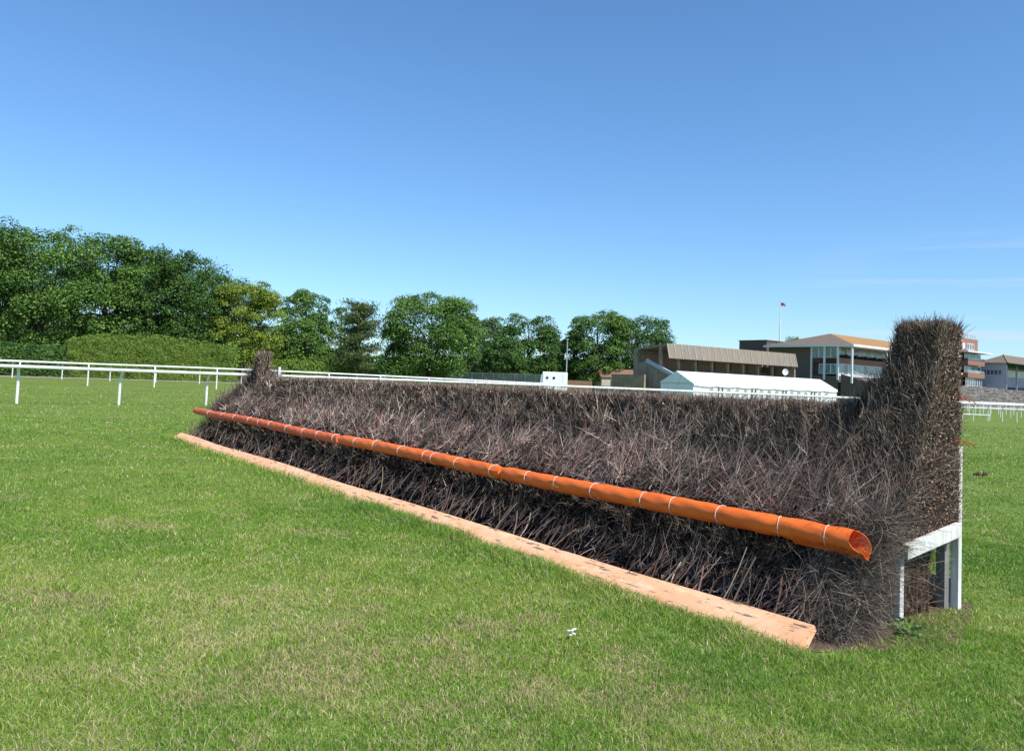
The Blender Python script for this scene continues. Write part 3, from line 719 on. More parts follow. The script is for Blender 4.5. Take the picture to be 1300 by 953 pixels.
# ================================================================ trees and hedges
GREENS = {
 'mid':    [(3, (.050, .105, .018)), (2, (.075, .135, .025)), (1, (.11, .17, .035))],
 'dark':   [(3, (.032, .075, .014)), (2, (.05, .10, .02)), (1, (.08, .13, .028))],
 'yellow': [(3, (.125, .170, .020)), (2, (.165, .20, .028)), (2, (.075, .115, .018))],
 'pine':   [(3, (.040, .070, .022)), (2, (.065, .090, .030)), (1, (.10, .11, .04))],
 'hedge':  [(3, (.10, .155, .024)), (2, (.07, .125, .02)), (1, (.15, .17, .035))],
 'grey':   [(3, (.060, .100, .035)), (2, (.085, .125, .045))],
}
def tree(px, Y, pytop, wpx, kind, label, name='broadleaf_tree', group='trees along the edge of the course', n=13000, leafs=.30, low=.0, nb=84, seed=0, round_=1.0, zb=None):
    rs = np.random.default_rng(seed+int(px)+1000)
    if group == 'trees along the left of the course': Y *= 1.12; leafs *= 1.05
    base = gp(px, Y); base.z = float(gz(base.x, base.y)) if zb is None else zb
    H = (at(px, pytop, Y).z-base.z)*1.02; n = int(n*2.6); W = wpx/F*Y/2
    root = empty(name, base, rs.uniform(0, 6.28), label, 'tree', group)
    # crown: clumps over an egg-shaped volume
    cz = H*(.5+low*.5); hz = H*(.5-low*.5)
    ph = rs.uniform(0, 2*math.pi, nb); ct = rs.uniform(-.95, 1, nb); st = np.sqrt(1-ct**2)
    rr = rs.uniform(.70, .90, nb)
    B = np.stack([np.cos(ph)*st**.6*W*rr, np.sin(ph)*st**.6*W*rr, cz+ct*hz*rr], 1); S = rs.uniform(.20, .34, nb)*(min(W, hz)*.6+.4*W)*1.2
    S = np.minimum(S, np.maximum(H-B[:, 2], .3)+.2); 
    # inner fill clumps
    nb2 = 24; ph = rs.uniform(0, 6.28, nb2); B2 = np.stack([np.cos(ph)*W*.5, np.sin(ph)*W*.5, cz+rs.uniform(-.8, .45, nb2)*hz], 1); S2 = np.full(nb2, .42*min(W, hz))
    sub = 7                                         # clumps carry smaller clumps
    dd = unit(rs.normal(size=(nb*sub, 3))); dd[:, 2] = np.abs(dd[:, 2])*.8-.15
    B3 = np.repeat(B, sub, 0)+dd*np.repeat(S, sub)[:, None]*.75; S3 = np.repeat(S, sub)*rs.uniform(.3, .5, nb*sub)
    BB = np.concatenate([B, B2, B3]); SS = np.concatenate([S, S2, S3]); w_ = SS**2; w_[:nb] *= .6; w_[nb:nb+24] *= .45
    bi = rs.choice(len(BB), n, p=w_/w_.sum()); d = unit(rs.normal(size=(n, 3))); d[:, 2] = np.where(d[:, 2] < -.3, -d[:, 2], d[:, 2])
    P = BB[bi]+d*(SS[bi]*rs.uniform(.72, 1.04, n)**1)[:, None]*np.array([[1, 1, .85]])
    P = P[P[:, 2] > .25]; n = len(P)
    tint = rs.uniform(.8, 1.25, len(BB))[bi[:n]]
    c = pick(n, GREENS[kind])*tint[:, None]*1.5
    nrm = d[:n]+np.array([0, 0, .5])
    parts = [leaves(P, leafs*.68*rs.uniform(.6, 1.3, n), c, nrm, aspect=.8, flat=.55)]
    V, Q, C = cat(parts); np_mesh('crown', V, quads=Q, cols=C, mats=[M['leaf']], parent=root)
    t = MB(); r = max(.16, H*.022)
    t.tube([(0, 0, -.2), (.1, .05, H*.2), (.0, .15, H*.45), (.1, .1, H*.8)], [r*1.3, r, r*.7, r*.2], 8)
    for k in range(7):
        q = B[k*3 % nb]; z0 = H*rs.uniform(.18, .45); t.tube([(.05, .08, z0), (q[0]*.4, q[1]*.4, z0+(q[2]-z0)*.5), tuple(q*.92)], [r*.5, r*.35, r*.1], 6)
    t.build('trunk', M['bark'], root, smooth=True)
    return root
G1 = 'trees along the left of the course'
tree(85, 92, 305, 190, 'dark', 'dark tree behind the gap between the bushy trees at the left', group=G1, n=9000, seed=31, leafs=.36)
tree(215, 98, 325, 150, 'dark', 'dark tree in the back row behind the right half of the tall hedge', group=G1, n=8000, seed=32, leafs=.36)
tree(-150, 66, 262, 200, 'mid', 'tall green tree beyond the far left edge of the course', group=G1, n=9000, seed=1)
tree(-45, 68, 268, 150, 'dark', 'tall dark tree cut by the left edge of the photo', group=G1, n=12000, seed=2)
tree(48, 72, 287, 150, 'mid', 'broad bushy tree second from the left edge', group=G1, n=17000, seed=3)
tree(128, 76, 300, 118, 'mid', 'bushy green tree behind the left end of the yellow-green hedge', group=G1, n=15000, seed=4)
tree(185, 79, 312, 100, 'dark', 'dark green tree behind the middle of the yellow-green hedge', group=G1, n=13000, seed=5)
tree(236, 82, 320, 96, 'dark', 'dark green tree between the hedge and the yellowish round tree', group=G1, n=12000, seed=6)
tree(275, 96, 345, 90, 'mid', 'green tree peeping out behind the yellowish round tree', group=G1, n=7000, seed=7)
tree(306, 84, 356, 92, 'yellow', 'round yellowish green tree at the right end of the tall hedge', group=G1, n=22000, seed=8, leafs=.25)
tree(20, 88, 335, 130, 'dark', 'low dark tree filling the gap behind the bushy trees at the far left', group=G1, n=8000, seed=33, leafs=.34)
G2 = 'trees across the middle distance'
tree(385, 128, 369, 66, 'mid', 'rounded green tree between the yellowish tree and the pine', group=G2, n=9000, seed=9, leafs=.42)
tree(372, 112, 402, 62, 'mid', 'lower bushy tree in front of the rounded tree, left of the pine', group=G2, n=7000, seed=10, leafs=.36)
tree(430, 135, 386, 46, 'mid', 'green tree showing just left of the pine top', group=G2, n=5000, seed=11, leafs=.42)
tree(546, 108, 374, 122, 'mid', 'largest broad green tree in the middle, right of the pine', group=G2, n=21000, seed=12, leafs=.36)
tree(612, 150, 397, 56, 'grey', 'pale greyish tree just right of the largest middle tree', group=G2, n=6000, seed=13, leafs=.5)
tree(668, 140, 399, 76, 'dark', 'dark tree above the wire mesh fence panels', group=G2, n=9000, seed=14, leafs=.46)
tree(638, 130, 425, 60, 'dark', 'low dark tree under the taller trees above the mesh panels', group=G2, n=6000, seed=15, leafs=.44)
tree(713, 150, 428, 40, 'mid', 'small round tree behind the white cabin and lamp post', group=G2, n=4500, seed=16, leafs=.5)
tree(757, 145, 392, 74, 'mid', 'tall round tree between the lamp post and the old grandstand', group=G2, n=11000, seed=17, leafs=.44)
tree(806, 150, 401, 88, 'dark', 'dark tree rising behind the left end of the old grandstand', group=G2, n=11000, seed=18, leafs=.46)
tree(966, 210, 433, 30, 'mid', 'small tree top showing left of the brick block roof', group=G2, n=2500, seed=19, leafs=.6)
tree(1002, 230, 427, 44, 'mid', 'low tree top showing right of the flagpole behind the roof', group=G2, n=3500, seed=20, leafs=.6)
# pine: trunks with tiers of needle pads
def pine(px, Y, pytop, wpx, label, group, seed=0):
    rs = np.random.default_rng(seed); base = gp(px, Y); H = at(px, pytop, Y).z; W = wpx/F*Y/2
    root = empty('pine_tree', base, .4, label, 'tree', group); P = []; t = MB()
    t.tube([(0, 0, -.2), (.1, 0, H*.4), (-.1, .1, H*.75), (0, 0, H*.97)], [.28, .24, .15, .04], 8)
    for k in range(60):
        z = H*(.22+.76*(k/60)); a = rs.uniform(0, 6.28); r = W*(1-.55*((z/H-.3)/.7)**2 if z > .3*H else .8)*rs.uniform(.55, 1.02)
        e = Vector((math.cos(a)*r, math.sin(a)*r, z+r*.18)); t.tube([(0, 0, z-.1), (e.x*.5, e.y*.5, z), tuple(e)], [.07, .05, .02], 5)
        m = 260; q = rs.uniform(.25, 1.0, m); c = np.stack([e.x*q, e.y*q, z+(e.z-z)*q**2], 1)+rs.normal(size=(m, 3))*np.array([.45, .45, .20])*(.5+q[:, None]); P.append(c)
    P = np.concatenate(P); n = len(P); V, Q, C = leaves(P, .34*rs.uniform(.6, 1.3, n), pick(n, GREENS['pine'])*1.7, None, aspect=.35)
    np_mesh('crown', V, quads=Q, cols=C, mats=[M['leaf']], parent=root); t.build('trunk', M['bark'], root, smooth=True)
pine(452, 104, 383, 74, 'dark feathery pine tree left of the largest middle tree', G2, 5)
# hedges
def hedge(name, tab, depth, kind, label, cat_, n, leafs, group=None, rough=.25):
    """tab: (px, Y, pytop) along the front face"""
    F_ = [gp(px, Y) for px, Y, t in tab]; Hs = [at(px, t, Y).z-float(gz(gp(px, Y).x, Y)) for px, Y, t in tab]
    root = empty(name, (F_[0].x, F_[0].y, float(gz(F_[0].x, F_[0].y))), 0, label, cat_, group); o0 = root.location
    seg = np.array([(F_[k+1]-F_[k]).length for k in range(len(F_)-1)]); cum = np.concatenate([[0], np.cumsum(seg)])
    s_ = rng.random(n)*cum[-1]; X = np.interp(s_, cum, [p.x for p in F_]); Y_ = np.interp(s_, cum, [p.y for p in F_]); H_ = np.interp(s_, cum, Hs)
    H_ = H_*(1+.10*(fbm(s_*.35, s_*0, 71)-.5)*2)
    d = (F_[-1]-F_[0]).normalized(); nb = Vector((-d.y, d.x, 0))
    face = rng.random(n); top = face < .30; end = face > .96
    z = rng.random(n)*H_; off = np.zeros(n); off[top] = .05+rng.random(top.sum())*(depth-.05); z[top] = H_[top]
    off = off + (fbm(s_*1.1, z*1.1, 72)-.5)*rough*2.4 + (~top)*np.maximum(z/H_-.85, 0)*.6
    z = z+(top)*(fbm(s_*1.3, off*1.5, 73)-.5)*rough*2+rng.normal(0, .05, n)
    P = np.stack([X+nb.x*off-o0.x, Y_+nb.y*off-o0.y, z], 1)
    P[end, 0] = F_[-1].x-o0.x+nb.x*rng.random(end.sum())*depth; P[end, 1] = F_[-1].y-o0.y+nb.y*rng.random(end.sum())*depth
    N_ = np.where(top[:, None], np.array([[0, 0, 1.]]), np.array([[-nb.x, -nb.y, .5]]))
    V, Q, C = leaves(P, leafs*rng.uniform(.6, 1.3, n), pick(n, GREENS[kind])*1.6, N_, flat=1.0)
    np_mesh('foliage', V, quads=Q, cols=C, mats=[M['leaf']], parent=root)
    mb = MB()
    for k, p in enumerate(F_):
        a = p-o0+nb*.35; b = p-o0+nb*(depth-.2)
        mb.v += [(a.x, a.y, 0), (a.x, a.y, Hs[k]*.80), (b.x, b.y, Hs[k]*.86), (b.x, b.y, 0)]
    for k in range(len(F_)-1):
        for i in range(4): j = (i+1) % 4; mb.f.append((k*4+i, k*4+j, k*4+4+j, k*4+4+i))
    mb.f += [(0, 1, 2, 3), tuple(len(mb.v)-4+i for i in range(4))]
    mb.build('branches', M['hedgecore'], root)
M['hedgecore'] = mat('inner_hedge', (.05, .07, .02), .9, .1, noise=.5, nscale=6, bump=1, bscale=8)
hedge('tall_hedge', [(84, 71.5, 432), (110, 72.5, 426), (150, 74, 426), (200, 76, 429), (245, 78.5, 435), (290, 80.5, 442), (297, 81, 445)], 2.2, 'hedge', 'tall clipped yellow-green hedge behind the rails at the left', 'hedge', 50000, .17)
hedge('tall_hedge', [(-400, 64, 425), (-120, 66.5, 430), (0, 68, 436), (84, 71, 440)], 2.5, 'dark', 'dark green hedge under the trees at the far left edge', 'hedge', 16000, .26)
hedge('low_hedge', [(300, 96, 462), (335, 98, 456), (380, 100, 459), (430, 104, 464), (480, 108, 470)], 2.0, 'hedge', 'low green hedge behind the far wing, under the middle trees', 'hedge', 9000, .28)

# ================================================================ background buildings
M['clad'] = mat('brown_cladding', (.155, .12, .10), .8, .2, noise=.2, nscale=4, stretch=(.3, .3, 6))
M['brick'] = mat('red_brick', (.33, .17, .12), .85, .2, noise=.25, nscale=5, stretch=(1, 1, 3))
M['brick_dark'] = mat('dark_brick', (.16, .105, .085), .85, .2, noise=.25, nscale=5, stretch=(1, 1, 3))
M['tile'] = mat('orange_lichen_tiles', (.40, .22, .075), .85, .2, nscale=1.2, col2=(.30, .18, .085), bump=.5, bscale=6)
M['tile_grey'] = mat('grey_brown_tiles', (.20, .155, .12), .85, .2, noise=.2, nscale=2, bump=.5, bscale=6)
M['trim'] = mat('white_trim', (.78, .78, .77), .6, .3, noise=.1, nscale=2)
M['glass'] = mat('window_glass', (.10, .14, .15), .08, .8)
M['glass_pale'] = mat('pale_window_glass', (.30, .40, .40), .12, .8, noise=.5, nscale=.8)
M['conc'] = mat('weathered_concrete', (.34, .285, .22), .9, .15, noise=.35, nscale=1.2, bump=.3, bscale=10)
M['conc_light'] = mat('pale_concrete', (.46, .45, .42), .9, .15, noise=.3, nscale=1.5)
M['fascia'] = mat('rusty_corrugated_sheet', (.27, .225, .17), .75, .2, nscale=1.4, col2=(.20, .17, .14), stretch=(3, 1, .4))
M['fascia_rib'] = mat('pale_rib', (.40, .36, .30), .8, .2)
M['bwall'] = mat('ochre_board_wall', (.42, .31, .20), .85, .2, noise=.3, nscale=1.5)
M['canvas'] = mat('white_marquee_canvas', (.85, .86, .88), .55, .3, noise=.05, nscale=1)
M['dark'] = mat('black_parts_and_shade', (.03, .03, .03), .9, .1)  # near-black parts, also the painted shade in the side stand's front
M['door'] = mat('dark_olive_door', (.12, .11, .07), .5, .3)
M['green'] = mat('dark_green_boards', (.03, .09, .06), .7, .2)
M['lilac'] = mat('pale_lilac_cladding', (.50, .50, .56), .7, .2, noise=.1, nscale=2)
M['metal'] = mat('galvanised_steel', (.45, .46, .47), .5, .4, metal=.3)

# ---- old grandstand (left): local x along the front, y backwards
p0 = gp(845, 110); p1 = gp(1008, 126); a = p1-p0; LEN = a.length; rz = math.atan2(a.y, a.x)
gs = empty('old_grandstand', (p0.x, p0.y, 0), rz, 'old grey concrete grandstand with a ribbed brown fascia, behind the marquee', 'grandstand')
ZT, ZB = 7.75, 5.65
f = MB().prism([(-.55, ZB), (-.40, ZB), (.15, ZT), (.0, ZT)], 'x', 0, LEN).build('fascia', M['fascia'], gs)
m_ = MB()
for k in range(22):
    x = LEN*k/21; m_.prism([(-.62, ZB), (-.55, ZB), (.0, ZT), (-.07, ZT)], 'x', x-.05, x+.05)
m_.build('fascia_rib', M['fascia_rib'], f)
MB().prism([(.15, ZT-.05), (6.6, 7.05), (6.6, 6.85), (.15, ZT-.3)], 'x', 0, LEN).build('roof', M['conc'], gs)
MB().box(0, 6.2, 0, LEN, 6.6, 6.85).build('back_wall', M['conc'], gs)
m_ = MB()
for k in range(7): m_.box(1+k*(LEN-1)/7, 6.05, 4.0, 1+(k+1)*(LEN-1)/7-.5, 6.19, 6.3)
m_.build('back_panel', M['bwall'], gs)
me = None
for k in range(9):
    x = .25+k*(LEN-.6)/8
    if me is None: o = MB().box(-.18, 1.2, 0, .18, 1.6, 7.4).build('column', M['conc'], gs); me = o.data
    else: o = link('column', me, gs)
    o.location = (x, 0, 0)
st = MB(); prof = [(-6, 0), (-6, .6)]
ns_ = 11
for k in range(ns_): y0 = -6+k*1.1; z0 = .6+k*.36; prof += [(y0, z0+.36), (y0+1.1, z0+.36)]
prof += [(6.1, 0)]
st.prism(prof, 'x', .3, LEN-.3); st.build('seating_steps', M['conc'], gs)
MB().prism([(-6.2, 0), (-6.2, 1.3), (-5.6, 1.5), (3.8, 5.1), (4.0, 5.1), (6.6, 5.1), (6.6, 0)], 'x', .0, .28).build('end_wall', M['conc'], gs)
MB().prism([(-6.3, 1.25), (-6.3, 1.75), (3.6, 5.55), (3.9, 5.1)], 'x', -.35, -.02).build('stair_parapet', mat('pale_blue_grey_steel', (.42, .47, .52), .6, .3), gs)
MB().box(-.02, 6.0, 0, .35, 6.7, 7.0).build('corner_pier', M['conc'], gs)
MB().box(LEN-.3, -.2, 0, LEN, 6.5, 5.6).build('end_wall', M['conc'], gs)

# ---- white marquee
p0 = gp(880, 95); p1 = gp(1062, 113.5); a = p1-p0; LEN = a.length; rz = math.atan2(a.y, a.x); WD = 5.3
mq = empty('marquee', (p0.x, p0.y, 0), rz, 'long white marquee tent in front of the old grandstand', 'marquee')
EV, RG = 2.15, 3.6; 
MB().prism([(-.12, EV-.02), (WD/2, RG), (WD/2, RG-.05), (-.12, EV-.22)], 'x', -.05, LEN).build('roof', M['canvas'], mq)
V = []; hip = 3.0
rm = MB()
rm.v = [(-.1, -.15, EV), (LEN+.1, -.15, EV), (LEN+.1, WD+.15, EV), (-.1, WD+.15, EV), (-.1, WD/2, RG+.02), (LEN-hip, WD/2, RG+.02)]
rm.f = [(0, 1, 5, 4), (1, 2, 5), (2, 3, 4, 5), (0, 4, 3)]
rm.build('roof', M['canvas'], mq)
vm = MB(); nsc = 40                                   # scalloped valance under the eave
for k in range(nsc):
    x0 = LEN*k/nsc; x1 = LEN*(k+1)/nsc; d = .10+.10*abs(math.sin(k*math.pi/5))
    vm.box(x0, -.16, EV-.16-d, x1, -.13, EV+.02)
vm.build('valance', M['canvas'], mq)
MB().box(0, 0, 0, LEN, WD, EV-.05).build('side_wall', M['canvas'], mq)
bays = 14; seq = 'awdwwwdwwwdwwd' 
seqs = ['w','d','w','w','w','d','w','w','w','d','w','w','w','d','w','w']
M['clearpvc'] = mat('clear_plastic_window', (.33, .35, .36), .25, .5)
for k, t_ in enumerate(seqs):
    x = 3.4+k*(LEN-5.2)/15.5
    if t_ == 'w':
        w_ = MB(); pts = [(x-.42, .75), (x+.42, .75), (x+.42, 1.35)]+[(x+.42*math.cos(t), 1.35+.34*math.sin(t)) for t in np.linspace(0, math.pi, 7)][1:-1]+[(x-.42, 1.35)]
        w_.prism(pts, 'y', -.03, -.012); o = w_.build('window', M['clearpvc'], mq)
    else:
        for q in (-.36, .36):
            d_ = MB().box(x+q-.30, -.05, .05, x+q+.30, -.012, 1.9).build('door_frame', M['trim'], mq)
            MB().box(x+q-.18, -.07, .15, x+q+.18, -.052, 1.78).build('door_glass', M['door'], d_)

# ---- main grandstand: corner at photo column 1066
pc = gp(1066, 130); rzm = R(38.8)
ms = empty('main_grandstand', (pc.x, pc.y, 0), rzm, 'large brown glass-fronted grandstand with an orange tiled hipped roof, left of the near wing', 'grandstand')
EL = 34; DP = 13.5; EZ = 9.75
# roof with overhang
rf = MB(); ov = 1.2; zr = 12.3
rf.v = [(-ov, -ov-1.6, EZ), (EL+ov, -ov-1.6, EZ), (EL+ov, DP+.3, EZ), (-ov, DP+.3, EZ), (7.5, 6, zr), (EL-6, 6, zr)]
rf.f = [(0, 1, 5, 4), (1, 2, 5), (2, 3, 4, 5), (3, 2, 1, 0)]
roof = rf.build('roof', M['tile'], ms)
MB().face((-ov, -ov-1.6, EZ), (-ov, DP+.3, EZ), (7.5, 6, zr)).build('shaded_roof_slope', M['tile_grey'], ms)  # darker tile colour paints the shaded side of the roof
g_ = MB(); g_.box(-ov-.12, -ov-1.75, EZ-.34, EL+ov, -ov-1.6, EZ+.04); g_.box(-ov-.14, -ov-1.6, EZ-.34, -ov-.0, DP+.3, EZ+.03); g_.build('gutter', M['trim'], ms)
MB().box(-ov, -ov-1.58, EZ-.30, EL, DP, EZ-.22).build('soffit', mat('cream_soffit', (.62, .58, .50), .8, .2), ms)
MB().box(0, 5.0, 0, EL, DP, EZ-.3).build('cladding_wall', M['clad'], ms)
MB().box(.05, 0.4, 0, EL, 5.0, 4.6).build('cladding_wall', M['clad'], ms)
MB().box(.0, .35, 6.72, EL, 5.0, 7.65).build('brick_band', M['brick'], ms)
MB().box(.6, 2.6, 4.6, EL, 5, EZ-.3).build('inner_wall', M['brick_dark'], ms)
def glazing(parent, axis, s0, s1, pos, z0, z1, n, gm, proud=-.06, thick=.05, trim=None):
    """a glazed band: each window a frame with its own pane"""
    for k in range(n):
        a0 = s0+(s1-s0)*k/n; a1 = s0+(s1-s0)*(k+1)/n; t = .09; m = MB(); pn = MB()
        def bx(m_, p, q, zz0, zz1, d0, d1):
            if axis == 'x': m_.box(p, d0, zz0, q, d1, zz1)
            else: m_.box(d0, p, zz0, d1, q, zz1)
        d0, d1 = pos+proud, pos+proud+thick
        bx(m, a0+.001, a0+t, z0, z1, d0, d1); bx(m, a1-t, a1-.001, z0, z1, d0, d1); bx(m, a0+t, a1-t, z0, z0+t, d0, d1); bx(m, a0+t, a1-t, z1-t, z1, d0, d1)
        w_ = m.build('window', trim or M['trim'], parent); bx(pn, a0+t, a1-t, z0+t, z1-t, pos+proud+.02, pos+proud+.035); pn.build('pane', gm if not callable(gm) else gm(k), w_)
MB().box(.05, .42, 4.62, EL, .46, 4.8).build('sill', M['trim'], ms)
glazing(ms, 'x', .1, EL, .5, 4.8, 6.7, 20, lambda k: M['glass_pale'] if k % 4 != 1 else M['glass'])
glazing(ms, 'x', .1, EL, 1.2, 7.7, 9.3, 16, lambda k: M['glass'] if k % 2 else M['glass_pale'])
glazing(ms, 'y', .6, 5.0, .06, 7.6, 9.35, 4, lambda k: M['glass_pale'])
glazing(ms, 'y', .6, 3.8, .03, 4.9, 6.6, 3, lambda k: M['glass_pale'])
MB().box(.0, .6, 6.72, .10, 5.0, 7.55).build('brick_band', M['brick_dark'], ms)  # same band in darker brick, this side's shade put into the colour
for (x, y, z0, z1) in ((-.15, 5.1, 0, EZ-.3), (-.95, 2.3, 3.9, EZ-.3), (-.95, -.1, 3.9, EZ-.3), (-.9, -2.5, 3.4, EZ-.3), (11, -2.5, 3.4, EZ-.3), (22, -2.5, 3.4, EZ-.3)):
    MB().box(x-.13, y-.13, z0, x+.13, y+.13, z1).build('column', M['trim'], ms)
# balcony chairs and tables seen on the upper balcony read as a dark broken line
bm_ = MB()
for k in range(30):
    x = .8+k*1.1; bm_.box(x, .5, 7.65, x+.5, .95, 8.1+.2*(k % 3)*.5)
bm_.build('balcony_seating', M['dark'], ms)

# brick block behind, with flagpole
pb = gp(972, 146); bb = empty('brick_block', (pb.x, pb.y, 0), rzm, 'dark flat-roofed brick block left of the main grandstand, under the flagpole', 'building')
MB().box(0, 0, 0, 7, 6, 11.0).build('wall', M['brick_dark'], bb); MB().box(-.1, -.1, 11.0, 7.1, 6.1, 11.18).build('roof_edge', M['clad'], bb)
MB().box(7.0, .5, 9.2, 13, 5, 10.9).build('upper_wall', M['brick'], bb)
MB().box(1.5, -.06, 7.6, 2.9, -.01, 9.2).build('window', M['glass_pale'], bb)
pf = at(990, 430, 147.5); fp = empty('flagpole', (pf.x, pf.y, 11.2), 0, 'tall white flagpole with a small red flag on the brick block', 'flagpole')
zt = at(990, 383, 147.5).z-11.2
MB().bar((0, 0, -.1), (0, 0, zt), .13, 8, .06).build('pole', M['trim'], fp); MB().bar((0, 0, zt), (0, 0, zt+.15), .12, 8).build('finial', M['trim'], fp)
fl = MB(); nn = 8
for k in range(nn+1):
    x = .95*k/nn; y = .12*math.sin(k*1.1); dz = -.25*(k/nn)**1.5
    fl.v += [(x, y, zt-.1+dz*1.2), (x, y, zt-.8+dz*1.3+.25*k/nn)]
fl.f = [(2*k, 2*k+2, 2*k+3, 2*k+1) for k in range(nn)]
fl.build('flag', mat('faded_red_cloth', (.45, .08, .10), .8, .1, nscale=1.5, col2=(.12, .12, .30)), fp)
# white dish on a post before the cladding
pd = at(997, 472, 121); ds = empty('white_dish', (pd.x, pd.y, 0), rzm-.5, 'round white dish on a post behind the marquee ridge', 'dish')
m_ = MB(); nr = 20
for k, (r, y) in enumerate(((0.02, .12), (.3, .09), (.44, .0), (.50, -.02))):
    for i in range(nr): t = 6.283*i/nr; m_.v.append((math.cos(t)*r, y, pd.z+math.sin(t)*r))
for k in range(3):
    for i in range(nr): j = (i+1) % nr; m_.f.append((k*nr+i, k*nr+j, (k+1)*nr+j, (k+1)*nr+i))
m_.build('dish_bowl', M['trim'], ds, smooth=True); MB().bar((0, .2, 0), (0, .2, pd.z), .06, 8).build('post', M['metal'], ds); MB().bar((0, .1, pd.z), (0, -.4, pd.z-.1), .03, 6).build('receiver_arm', M['metal'], ds)

M['terr'] = mat('mottled_concrete', (.26, .24, .205), .9, .15, nscale=.4, col2=(.10, .09, .08), detail=8)
# ---- terraces along the whole front
tr = empty('terrace', (pc.x, pc.y, 0), rzm, 'stepped concrete viewing terrace with crush barriers in front of the stands', 'terrace')
TL = 120; prof = [(-.2, 0), (-.2, 4.3)]; ns_ = 13
for k in range(ns_): y0 = -.2-k*1.15; z0 = 4.3-k*.31; prof += [(y0-1.15, z0), (y0-1.15, z0-.31)]
prof += [(-.2-ns_*1.15, 0)]
MB().prism(prof, 'x', .3, TL).build('steps', M['terr'], tr)
MB().prism([(-.2, 0), (-.2, 4.9), (-ns_*1.15-1, .9), (-ns_*1.15-1, 0)], 'x', -.1, .28).build('side_wall', M['clad'], tr)
MB().prism([(-2.4, 5.2), (-2.4, 5.4), (-5.2, 4.3), (-5.2, 4.1)], 'x', -.3, -.12).build('stair_rail', M['trim'], tr)
mes = None
for row, yk in enumerate((1, 3, 5, 7, 9, 11)):
    for k in range(15):
        y = -.2-yk*1.15-.5; z = 4.3-yk*.31-.31
        if mes is None:
            mb = MB(); Lb = 4.2
            mb.tube([(0, 0, 0), (0, 0, 1.0), (Lb, 0, 1.0), (Lb, 0, 0)], .035, 5); mb.tube([(Lb/2, 0, 0), (Lb/2, 0, 1.0)], .03, 5)
            o = mb.build('crush_barrier', mat('dull_steel_barrier', (.20, .20, .20), .6, .3), tr); mes = o.data
        else: o = link('crush_barrier', mes, tr)
        o.location = (1.2+k*7.8+rng.uniform(-1.2, 3.0), y, z)
MB().box(9, -6.0, 2.9, 10.2, -5.6, 4.4).build('notice_board', M['trim'], tr)

# ---- brick tower block with stacked glazed floors (right of the near wing)
pt_ = gp(1229, 163); tw = empty('brick_tower', (pt_.x, pt_.y, 0), rzm, 'red brick block of stacked glazed viewing boxes just right of the near wing', 'building')
TWW = 7.0; Z = [4.4, 6.0, 7.0, 8.6, 9.6, 11.3, 11.9, 15.2]
MB().box(-5, .9, 0, TWW, 12, 11.2).build('core_wall', M['brick_dark'], tw)
for z0, z1 in ((3.0, 4.3), (6.1, 7.1), (8.7, 9.7)): MB().box(-1.5, -.5, z0, TWW+.2, 1.0, z1).build('balcony_front', M['brick'], tw)
glazing(tw, 'x', -1.5, TWW, 0, 4.32, 6.05, 7, lambda k: M['glass'])
for z0, z1 in ((7.15, 8.6), (9.75, 11.1)):
    glazing(tw, 'x', -1.5, TWW, .3, z0, z1, 5, lambda k: M['glass_pale'] if k % 2 else M['glass'], trim=M['metal'])
    MB().box(-1.5, -.5, z1-.75 if 0 else z0, TWW+.2, -.46, z0+.45).build('glass_balustrade', M['glass_pale'], tw)
MB().box(-5, -1.8, 11.25, TWW+.9, 1.2, 11.5).build('canopy', M['trim'], tw)
MB().box(-5, .6, 11.5, TWW-.6, 9, 14.3).build('top_floor', M['brick'], tw)
MB().box(-1.6, .5, 12.1, -.5, .58, 13.3).build('sign_panel', M['trim'], tw)
glazing(tw, 'x', .6, 4.4, .6, 12.0, 13.3, 3, lambda k: M['glass'])
MB().box(-5, .6, 14.3, TWW-.4, 9, 14.4).build('roof_edge', M['metal'], tw)
bl_ = MB()
for k in range(9): bl_.box(-4.6+k*1.3, .9, 14.4, -4.52+k*1.3, .98, 15.2)
bl_.box(-4.6, .9, 15.14, TWW-1, .98, 15.22); bl_.build('roof_railing', M['metal'], tw)

# ---- right-hand stand with lilac wall
pr = gp(1277, 168); rs_ = empty('side_grandstand', (pr.x, pr.y, 0), rzm, 'pale lilac-walled grandstand with a brown hipped roof at the right edge', 'grandstand')
zw = 9.7
MB().box(0, 0, 0, .2, 5, zw).build('end_wall', M['lilac'], rs_); MB().box(.2, 2.2, 0, 30, 5, zw).build('rear_wall', M['lilac'], rs_)
MB().box(.2, .0, 3.0, 30, 2.2, 3.2).build('floor_slab', M['conc'], rs_); MB().box(.25, 1.9, 3.2, 30, 2.15, 4.5).build('painted_shade_panel', M['dark'], rs_)  # near-black box paints the shade inside the open front
MB().prism([(.05, zw), (.05, zw-1.1), (.15, zw-1.1), (.15, zw)], 'x', 0.2, 30).build('fascia', M['green'], rs_)
MB().prism([(-3.5, zw-.5), (-3.5, zw-.38), (0, zw+.0), (0, zw-.12)], 'x', .2, 30).build('canopy', M['tile_grey'], rs_)
glazing(rs_, 'y', .8, 4.6, .0, 7.1, 8.2, 5, lambda k: M['glass'], trim=M['lilac'])
glazing(rs_, 'x', 1, 28, 2.1, 6.8, 8.4, 18, lambda k: M['glass_pale'])
r_ = MB(); r_.v = [(-.8, -.6, zw), (31, -.6, zw), (31, 5.6, zw), (-.8, 5.6, zw), (6.0, 2.6, 11.75), (27, 2.6, 11.75)]
r_.f = [(0, 1, 5, 4), (1, 2, 5), (2, 3, 4, 5), (3, 0, 4), (3, 2, 1, 0)]; r_.build('roof', M['tile_grey'], rs_)
MB().bar((-.8, -.6, zw+.05), (6.0, 2.6, 11.8), .14, 6).build('hip_tiles', M['tile'], rs_)
